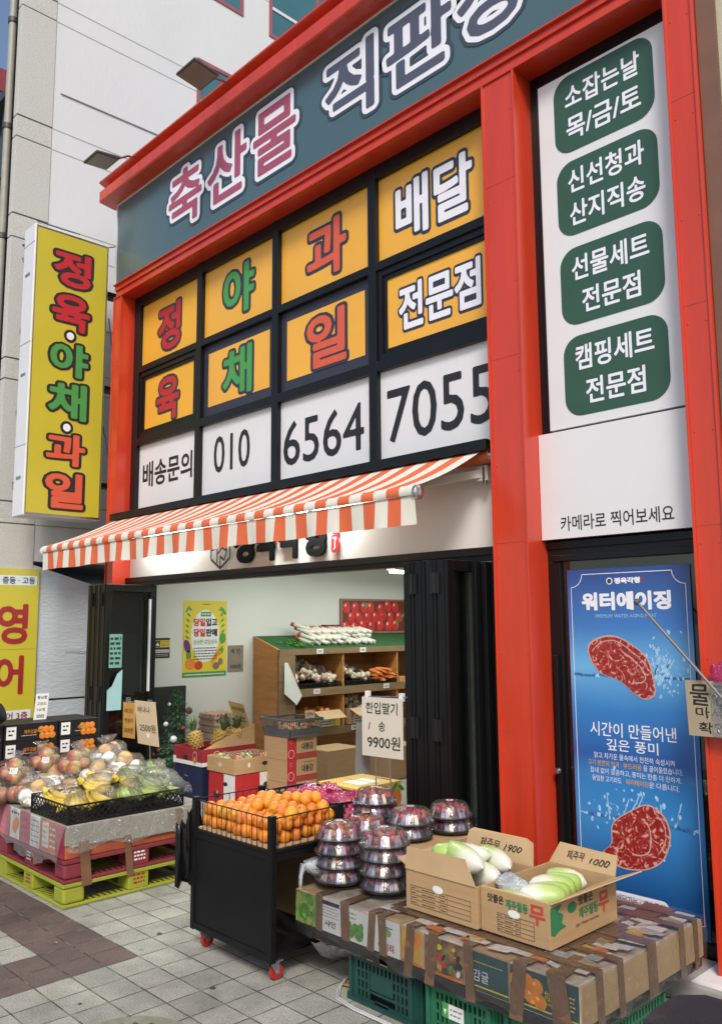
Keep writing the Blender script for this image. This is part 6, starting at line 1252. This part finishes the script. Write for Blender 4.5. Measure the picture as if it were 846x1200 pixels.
s0 = MB(); [s0.add([(.004 * math.cos(q), .004 * math.sin(q), .017), (.014 * math.cos(q - .25), .014 * math.sin(q - .25), .0165), (.019 * math.cos(q), .019 * math.sin(q), .014), (.014 * math.cos(q + .25), .014 * math.sin(q + .25), .0165)], [(0, 1, 2, 3)], LEAFP) for q in (0, 1.05, 2.1, 3.14, 4.2, 5.25)]; s0.lathe([(.001, -.021), (.009, -.016), (.016, -.002), (.017, .008), (.011, .016), (.001, .018)], (0, 0, 0), STRAW, 9); g = random.Random(4); so0 = None
for k in range(19):
    if k < 12: a = 2 * math.pi * k / 12; p = (.090 * math.cos(a), .090 * math.sin(a), .050 + g.uniform(-.004, .012))
    elif k < 18: a = 2 * math.pi * k / 6; p = (.045 * math.cos(a), .045 * math.sin(a), .074)
    else: p = (0, 0, .078)
    if so0 is None: so0 = build(s0, 'strawberry', sp_, smooth=50); o = so0
    else: o = so0.copy(); COL.objects.link(o); o.parent = sp_
    put(o, p, (g.uniform(.2, 2.4), 0, g.uniform(0, 6.28)))
mb = MB(); f = Fr((0, 0, .1045), (1, 0, 0), (0, 1, 0)); f.ell(mb, 0, 0, .022, .022, PAPERW, .001, 20); f.ell(mb, 0, 0, .012, .012, PKP, .002, 20); build(mb, 'sticker', sp_)
stacks = [(-3.405, -1.105, .468, 4, 'four high stack nearest the camera beside the film roll'), (-3.14, -1.035, .468, 4, 'four high stack beside the left radish box'), (-3.48, -.84, .468, 4, 'stack hidden behind the nearest strawberry stack'), (-3.535, -.72, .640, 3, 'three high stack under the strawberry price card'), (-3.27, -.71, .640, 2, 'two high stack left of the far right one'), (-3.21, -.44, .640, 2, 'two high stack furthest right')]
first = True
for x, y, z, n, lab in stacks:
    for q in range(n):
        nm_ = {4: ('lowest', 'second lowest', 'third lowest', 'topmost'), 3: ('lowest', 'middle', 'topmost'), 2: ('lower', 'upper')}[n][q]
        L = f'{nm_} strawberry pack of the {lab}'; loc = (x + g.uniform(-.005, .005), y + g.uniform(-.005, .005), z + q * .069 + (-.01 if 'hidden' in lab else 0)); rz = g.uniform(0, 6.28)
        if first: sp_['label'] = L; sp_['group'] = 'domed strawberry packs'; put(sp_, loc, (0, 0, rz), .94); first = False
        else: dup(sp_, loc, (0, 0, rz), L, 'domed strawberry packs', .94)
carton('brown_carton', -3.66, -3.08, -.875, -.30, .468, .634, CARD, 'low brown carton on the table carrying the rear strawberry packs')

# radish boxes
RAD = ramp_mat('radish_skin', 2, [(0, (.52, .50, .42)), (.1, (.62, .62, .56)), (.36, (.60, .63, .48)), (.52, (.44, .55, .20)), (.9, (.32, .47, .10)), (1, (.30, .36, .12))], .38, 'Generated', 10, .06, coat=.15, bump=.2, bscale=30); RSC = mat('radish_scar', (.30, .25, .14), .8, .3, 60)
def radish_mesh(L, r, bend):
    mb = MB(); n = 14; prof = [(.004, 0), (.35, .06), (.72, .16), (.95, .34), (1, .52), (.95, .74), (.82, .90), (.55, .97), (.25, .995)]; vs = []
    for i, (q, t) in enumerate(prof):
        for k in range(n): a = 2 * math.pi * k / n; vs.append((q * r * math.cos(a) + bend * (t - .5) ** 2, q * r * math.sin(a), t * L))
    fs = [(i * n + k, i * n + (k + 1) % n, (i + 1) * n + (k + 1) % n, (i + 1) * n + k) for i in range(len(prof) - 1) for k in range(n)]; fs.append(tuple(range((len(prof) - 1) * n, len(prof) * n)))
    mb.add(vs, fs, RAD); mb.lathe([(.25 * r, .995 * L), (.2 * r, 1.02 * L), (.1 * r, 1.02 * L)], (bend * .25, 0, 0), RSC, 9); return mb
rm = [build(radish_mesh(.30, .052, .04), 'radish', smooth=60), build(radish_mesh(.27, .058, -.05), 'radish', smooth=60)]; used = [False, False]
RGRP = {'L': 'radishes in the left radish box', 'R': 'radishes in the right radish box'}
def lay(k, a, b, lab, grp):
    a = Vector(a); b = Vector(b); o = rm[k] if not used[k] else rm[k].copy()
    if used[k]: COL.objects.link(o)
    used[k] = True; o.location = a; o.rotation_mode = 'QUATERNION'; o.rotation_quaternion = (b - a).to_track_quat('Z', 'Y'); s = (b - a).length / (.30, .27)[k]; o.scale = (1, 1, s); tag(o, lab, 'radish', RGRP[grp])
Z = .468
lay(1, (-2.53, -1.03, .685), (-2.80, -.95, .715), 'thick radish with its scarred white end toward the right highest in the left box', 'L'); lay(0, (-2.49, -.85, .66), (-2.74, -.78, .68), 'pale radish at the right rear of the left box', 'L'); lay(0, (-2.54, -1.08, .625), (-2.83, -1.085, .655), 'green radish lying under the high one in the left box', 'L'); lay(1, (-2.50, -.94, .615), (-2.74, -.88, .63), 'radish half hidden in the middle of the left box', 'L'); lay(0, (-2.60, -.86, .70), (-2.84, -1.02, .70), 'green shouldered radish curving over the left wall of the left box', 'L')
for k, (x, y, lab) in enumerate(((-2.40, -.82, 'rear diagonal radish in the right box'), (-2.385, -.90, 'second diagonal radish from the back in the right box'), (-2.36, -.97, 'middle diagonal radish in the right box'), (-2.34, -1.04, 'front diagonal radish in the right box'))): lay(k % 2, (x, y, .60 + .012 * (k % 2)), (x + .165, y + .15, .605), lab, 'R')
lay(0, (-2.22, -.645, .605), (-2.42, -.68, .605), 'white radish lying across the back of the right box', 'R'); lay(1, (-2.18, -1.07, .585), (-2.42, -1.075, .59), 'radish lying across the front of the right box', 'R')
t = thing('plastic_bag', 'crumpled clear plastic bag in the right radish box', 'plastic bag', (-2.37, -.90, .60)); mb = MB(); mb.ball((-2.40, -.98, .632), .07, TRANS, 14, 10, .6, 5, (1.1, 1, .6)); build(mb, 'film', t, smooth=70)
BLKP = mat('box_black_print', (.03, .025, .02), .7); GRNP = mat('box_green_print', (.02, .16, .06), .7); REDP = mat('box_red_print', (.42, .05, .03), .7)
def table_print(mb, f, u, v, w, h):
    f.frame(mb, u, v, u + w, v + h, .0018, BLKP)
    for k in (1, 2, 3): f.rect(mb, u, v + h * k / 4, u + w, v + h * k / 4 + .0015, BLKP, .0012)
    for k in (.12, .5, .62): f.rect(mb, u + w * k, v, u + w * k + .0015, v + h, BLKP, .0013)
    for r in range(4):
        for a, b in ((.02, .1), (.2, .42), (.52, .6)): f.scrib(mb, u + w * a, v + h * (r + .3) / 4, u + w * b, v + h * (r + .7) / 4, BLKP, 1, .0014, .5, r)
def radish_box(x0, x1, y0, y1, h, lab, front, right, flaps):
    t = thing('radish_box', lab, 'box', ((x0 + x1) / 2, (y0 + y1) / 2, Z), 'open radish boxes'); mb = MB(); th = .006; z1 = Z + h
    mb.box(x0, x1, y0, y0 + th, Z, z1, CARD); mb.box(x0, x1, y1 - th, y1, Z, z1, CARD); mb.box(x0, x0 + th, y0 + th, y1 - th, Z, z1, CARD); mb.box(x1 - th, x1, y0 + th, y1 - th, Z, z1, CARD); mb.box(x0 + th, x1 - th, y0 + th, y1 - th, Z, Z + th, CARD); mb.box(x0 + .02, x1 - .02, y0 + .02, y1 - .02, Z + .01, Z + .07, mat('box_filling', (.3, .3, .28), .8)); build(mb, 'body', t, bevel=.002)
    for P_ in flaps: mb = MB(); n = (Vector(P_[1]) - Vector(P_[0])).cross(Vector(P_[-1]) - Vector(P_[0])).normalized() * .005; mb.prism(P_, n, CARDIN); build(mb, 'flap', t)
    mb = MB(); front(mb, Fr((x0, y0 - .0008, Z), *FX)); right(mb, Fr((x1 + .0008, y0, Z), *SX)); build(mb, 'print', t); return t
def fr_L(mb, f): table_print(mb, f, .03, .025, .36, .085); f.ell(mb, .20, .12, .032, .017, PAPERW, .0015, 16)
z1 = Z + .178
bL = radish_box(-2.885, -2.462, -1.155, -.72, .178, 'left cardboard radish box with a printed form on its front', fr_L, lambda mb, f: None,
    [[(-2.885, -1.156, z1), (-2.464, -1.156, z1), (-2.525, -1.150, z1 + .105), (-2.875, -1.152, z1 + .10)], [(-2.88, -.72, z1), (-2.464, -.72, z1), (-2.478, -.695, z1 + .10), (-2.52, -.688, z1 + .115), (-2.84, -.688, z1 + .115), (-2.868, -.695, z1 + .10)], [(-2.888, -1.14, z1), (-2.888, -.80, z1), (-2.985, -.84, z1 + .02), (-2.99, -1.10, z1 + .015)]])
def fr_R(mb, f):
    f.text(mb, '맛좋은', .04, .128, .125, .163, BLKP, .001, fat=.03, step=.03); f.text(mb, '제주월동', .135, .118, .25, .158, GRNP, .001, fat=.03, step=.03); f.text(mb, '무', .255, .085, .335, .165, REDP, .001, fat=.03, step=.03); table_print(mb, f, .09, .018, .19, .075); f.ell(mb, .178, .103, .032, .016, PAPERW, .0015, 16)
def rt_R(mb, f):
    f.pol(mb, [(.005, .165), (.09, .165), (.06, .14), (.10, .12), (.085, .09), (.12, .07), (.07, .065), (.03, .05), (.005, .06)], GRNP, .001); f.ell(mb, .165, .135, .035, .022, GRNP, .001, 14); f.text(mb, '맛좋은', .215, .13, .33, .168, BLKP, .001, fat=.03, step=.03); f.text(mb, '제주월동', .215, .075, .37, .12, GRNP, .001, fat=.03, step=.03); f.text(mb, '무', .375, .06, .46, .15, REDP, .001, fat=.03, step=.03); f.text(mb, 'JEJU FRESH RADISH', .19, .045, .37, .06, BLKP, .001); f.scrib(mb, .42, .155, .46, .17, BLKP, 1, .001)
z1 = Z + .183
bR = radish_box(-2.455, -2.10, -1.135, -.605, .183, 'right cardboard radish box with green and red Korean print', fr_R, rt_R,
    [[(-2.452, -.604, z1), (-2.102, -.604, z1), (-2.102, -.575, z1 + .085), (-2.405, -.575, z1 + .095)], [(-2.099, -1.13, z1), (-2.099, -.61, z1), (-1.985, -.58, z1 + .045), (-2.055, -1.12, z1 + .022)], [(-2.452, -1.128, z1 - .002), (-2.105, -1.128, z1 - .002), (-2.13, -1.06, z1 - .035), (-2.43, -1.06, z1 - .035)]])
mb = MB(); fl = Fr((-2.885, -.7205, Z + .178), (1, 0, 0), (0, .03, .115))
fl.text(mb, '제주무', .10, .04, .22, .085, INK, .008, fat=.006, step=.03, wob=.002); fl.text(mb, '1900', .245, .045, .345, .075, INK, .008, fat=.006, step=.03, wob=.002, shear=.3); build(mb, 'handwriting', bL)
mb = MB(); fl = Fr((-2.452, -.6045, Z + .183), (1, 0, 0), (0, .029, .09))
fl.text(mb, '제주무', .095, .032, .19, .072, INK, .008, fat=.006, step=.03, wob=.002); fl.text(mb, '1000', .215, .03, .315, .058, INK, .008, fat=.006, step=.03, wob=.002, shear=.3); build(mb, 'handwriting', bR)
# strawberry price stand
mb = MB()
for x in (-3.64, -3.52): mb.tube([(x, -.60, .47), (x, -.605, 1.36)], .004, STEEL, 6)
mb.tube([(-3.74, -.605, 1.36), (-3.38, -.605, 1.375)], .005, STEEL, 6); mb.tube([(-3.64, -.60, .90), (-3.52, -.60, .90)], .003, STEEL, 6)
for x in (-3.70, -3.42): mb.box(x - .012, x + .012, -.618, -.592, 1.35, 1.395, PAPERW)
tag(build(mb, 'sign_stand', org=(-3.58, -.6, .47)), 'two legged wire stand rising behind the strawberry packs', 'stand')
price_card('price_sign', 'large pale handwritten strawberry price card reading 9900', Fr((-3.735, -.622, 1.02), (1, 0, .02), (.0, 0, 1)), .335, .34, [('한입딸기', .10, .72, .88, .92), ('/', .16, .45, .22, .58), ('송', .42, .43, .58, .60), ('9900원', .14, .14, .94, .36)], mat('strawberry_card', (.60, .55, .45), .7, .04))
price_card('price_sign', 'dark grey card seen almost edge on left of the strawberry price card', Fr((-3.80, -.62, .90), (.25, 1, 0), (.05, 0, 1)), .10, .30, [], GREY)

# ------------------------------------------------------------------ right edge, ground litter
price_card('warning_card', 'brown handwritten card under tape on the right red pillar', Fr((-1.985, -.045, 1.235), (1, 0, 0), (-.03, 0, 1)), .44, .27, [('물건', .05, .55, .50, .95), ('훔', .60, .66, .85, .92), ('마세요', .10, .33, .62, .53), ('확인했', .12, .06, .62, .26)], mat('brown_note', (.36, .29, .19), .7, .08))
mb = MB(); mb.box(-1.86, -1.70, -.052, -.050, 1.24, 1.50, CLEAR); tag(build(mb, 'packing_tape', org=(-1.78, -.05, 1.24)), 'clear shiny packing tape over the brown warning card', 'tape')
mb = MB(); mb.tube([(-2.21, -.075, 1.895), (-1.60, -.075, 1.205)], .008, mat('grey_rod', (.14, .14, .15), .4), 8); mb.ball((-2.215, -.075, 1.9), .018, mat('rod_tip', (.08, .08, .09), .4), 10, 8); tag(build(mb, 'rod', org=(-1.9, -.075, 1.55), smooth=50), 'thin grey rod leaning diagonally across the blue poster and the warning card', 'rod')
mb = MB(); mb.ball((-1.78, -.03, 1.53), .09, PNKF2, 14, 10, .6, 9, (1, .3, .9)); tag(build(mb, 'pink_bag', org=(-1.78, -.03, 1.45), smooth=70), 'pink plastic bag tucked behind the warning card on the red pillar', 'plastic bag')
RUG = mat('dirty_mat', (.42, .42, .41), .85, .25, 14, .6, 60, dirt=.9, dcol=(.03, .03, .03))
mb = MB(); n = 12
for i in range(n):
    for k in range(n):
        def W(u, v): return (-2.16 + u * .50, -.75 + v * .55 + .03 * math.sin(u * 7), .010 + .012 * noise.noise(Vector((u * 5, v * 5, 1))) ** 2 * 4)
        mb.add([W(i / n, k / n), W((i + 1) / n, k / n), W((i + 1) / n, (k + 1) / n), W(i / n, (k + 1) / n)], [(0, 1, 2, 3)], RUG)
tag(build(mb, 'doormat', org=(-1.9, -.48, .004), smooth=60, weld=True), 'dirty pale mat on the ground at the right end of the table', 'mat')
mb = MB(); mb.box(-2.0, -1.80, -.14, .15, .101, .106, PAPERW); mb.box(-1.93, -1.78, -.10, .05, .107, .111, WBX); tag(build(mb, 'paper_litter', org=(-1.9, 0, .1)), 'crumpled white paper on the step by the red pillar', 'paper')
HOSE = mat('white_cable', (.55, .55, .53), .5)
mb = MB()
for d in (0, .014): mb.tube([(-3.36, -1.10 - d, .006), (-3.30, -1.20 - d, .006), (-3.22, -1.285 - d, .006), (-3.08, -1.305 - d, .006), (-2.85, -1.30 - d, .006), (-2.5, -1.30 - d, .006), (-2.1, -1.36 - d, .006)], .0045, HOSE, 6)
tag(build(mb, 'white_cable', org=(-3.0, -1.3, 0), smooth=60), 'thin white double cable lying round the foot of the dark green crate', 'cable')
LEAF = mat('dead_leaf', (.36, .20, .06), .8, .3, 40)
mb = MB(); mb.poly([(-3.33, -1.16, .008), (-3.30, -1.185, .014), (-3.265, -1.17, .010), (-3.28, -1.145, .016), (-3.31, -1.135, .009)], LEAF); tag(build(mb, 'fallen_leaf', org=(-3.3, -1.16, 0)), 'dry yellow leaf on the paving in front of the dark crate', 'leaf')
gs = random.Random(3); GUM = mat('gum_spot', (.055, .05, .045), .9, .2)
for k, (x, y) in enumerate(((-4.05, -2.2), (-3.35, -1.95), (-3.05, -1.75), (-4.6, -1.45), (-2.9, -1.95), (-3.75, -1.65))):
    mb = MB(); r = gs.uniform(.009, .018); mb.poly([(x + r * gs.uniform(.7, 1.2) * math.cos(q * .7), y + r * gs.uniform(.7, 1.2) * math.sin(q * .7), .003) for q in range(9)], GUM)
    tag(build(mb, 'gum_spot', org=(x, y, 0)), 'small dark chewing gum spot on the pale paving', 'gum spot', 'gum spots on the paving')
for k, (x, y, lab) in enumerate(((-4.9, -1.95, 'tiny yellow leaf scrap on the brown paving'), (-5.9, -1.95, 'pale leaf scrap on the dark paving by the lime pallet'))):
    mb = MB(); mb.poly([(x, y, .004), (x + .02, y - .008, .008), (x + .035, y + .006, .005), (x + .012, y + .012, .009)], LEAF); tag(build(mb, 'leaf_scrap', org=(x, y, 0)), lab, 'leaf')
IRON = mat('cast_iron', (.07, .068, .062), .6, .25, 20, .4, 60, metal=.5); RIM = mat('manhole_rim', (.20, .20, .15), .8, .2, 20)
mh = thing('manhole_cover', 'round cast iron cover just showing at the bottom picture edge', 'manhole cover', (-3.49, -2.27, 0)); mb = MB(); mb.lathe([(.27, .002), (.31, .002), (.31, .007), (.275, .008)], (-3.49, -2.27, 0), RIM, 36); build(mb, 'rim', mh); mb = MB(); mb.lathe([(.001, .0045), (.268, .0045), (.268, .006), (.25, .006), (.245, .0045)], (-3.49, -2.27, 0), IRON, 36)
for k in range(-4, 5): mb.box(-3.49 - math.sqrt(.24 ** 2 - (k * .05) ** 2), -3.49 + math.sqrt(.24 ** 2 - (k * .05) ** 2), -2.27 + k * .05 - .008, -2.27 + k * .05 + .008, .005, .010, IRON)
build(mb, 'cover', mh)
# scooter seat at the lower right corner
SEAT = mat('seat_vinyl', (.013, .013, .015), .5, .15, 12, .25, 160); SCB = mat('scooter_body', (.03, .03, .033), .3, .1, coat=.4); TAILR = mat('tail_lamp', (.30, .01, .01), .15, coat=.5)
sc = thing('scooter', 'dark scooter with a black padded seat at the lower right corner', 'scooter', (-.75, -1.9, 0))
bm_ = MB()
secs = [(-1.285, .06, .60, .69), (-1.27, .125, .585, .715), (-1.20, .15, .58, .73), (-1.0, .155, .575, .735), (-.75, .15, .57, .725), (-.55, .13, .56, .70), (-.40, .11, .56, .69)]; n = 14
vs = []
for x, hw, z0_, z1_ in secs:
    for k in range(n):
        a = 2 * math.pi * k / n; ca, sa = math.cos(a), math.sin(a); e = .45
        vs.append((x, -1.80 + hw * math.copysign(abs(ca) ** e, ca), (z0_ + z1_) / 2 + (z1_ - z0_) / 2 * math.copysign(abs(sa) ** e, sa)))
bm_.add(vs, [(i * n + k, i * n + (k + 1) % n, (i + 1) * n + (k + 1) % n, (i + 1) * n + k) for i in range(len(secs) - 1) for k in range(n)] + [tuple(range(n)), tuple(range((len(secs) - 1) * n, len(secs) * n))[::-1]], SEAT)
build(bm_, 'seat', sc, smooth=50)
mb = MB(); mb.prism([(-1.22, -1.90, .57), (-.42, -1.90, .55), (-.20, -1.90, .35), (-.25, -1.90, .22), (-.60, -1.90, .25), (-1.10, -1.90, .45)], (0, .2, 0), SCB); mb.box(-.25, .35, -1.93, -1.67, .20, .26, SCB); mb.prism([(.35, -1.95, .22), (.50, -1.95, .85), (.56, -1.95, .85), (.45, -1.95, .20)], (0, .3, 0), SCB); build(mb, 'body', sc, bevel=.02)
mb = MB(); mb.box(-1.235, -1.20, -1.86, -1.74, .49, .55, TAILR); build(mb, 'tail_light', sc, bevel=.008)
for x in (-.80, .75): mb = MB(); mb.lathe([(.10, -.05), (.20, -.05), (.235, -.03), (.24, 0), (.235, .03), (.20, .05), (.10, .05)], (x, -1.80, .24), TYR, 26, Matrix.Rotation(rad(90), 3, 'X')); mb.lathe([(.01, -.04), (.12, -.035), (.12, .035), (.01, .04)], (x, -1.80, .24), ZINC, 16, Matrix.Rotation(rad(90), 3, 'X')); build(mb, 'wheel', sc, smooth=40)
mb = MB(); mb.tube([(.72, -1.80, .24), (.50, -1.80, .95)], .03, SCB, 8); mb.tube([(.48, -2.08, 1.0), (.48, -1.52, 1.0)], .016, SCB, 8); build(mb, 'handlebar', sc, smooth=50)
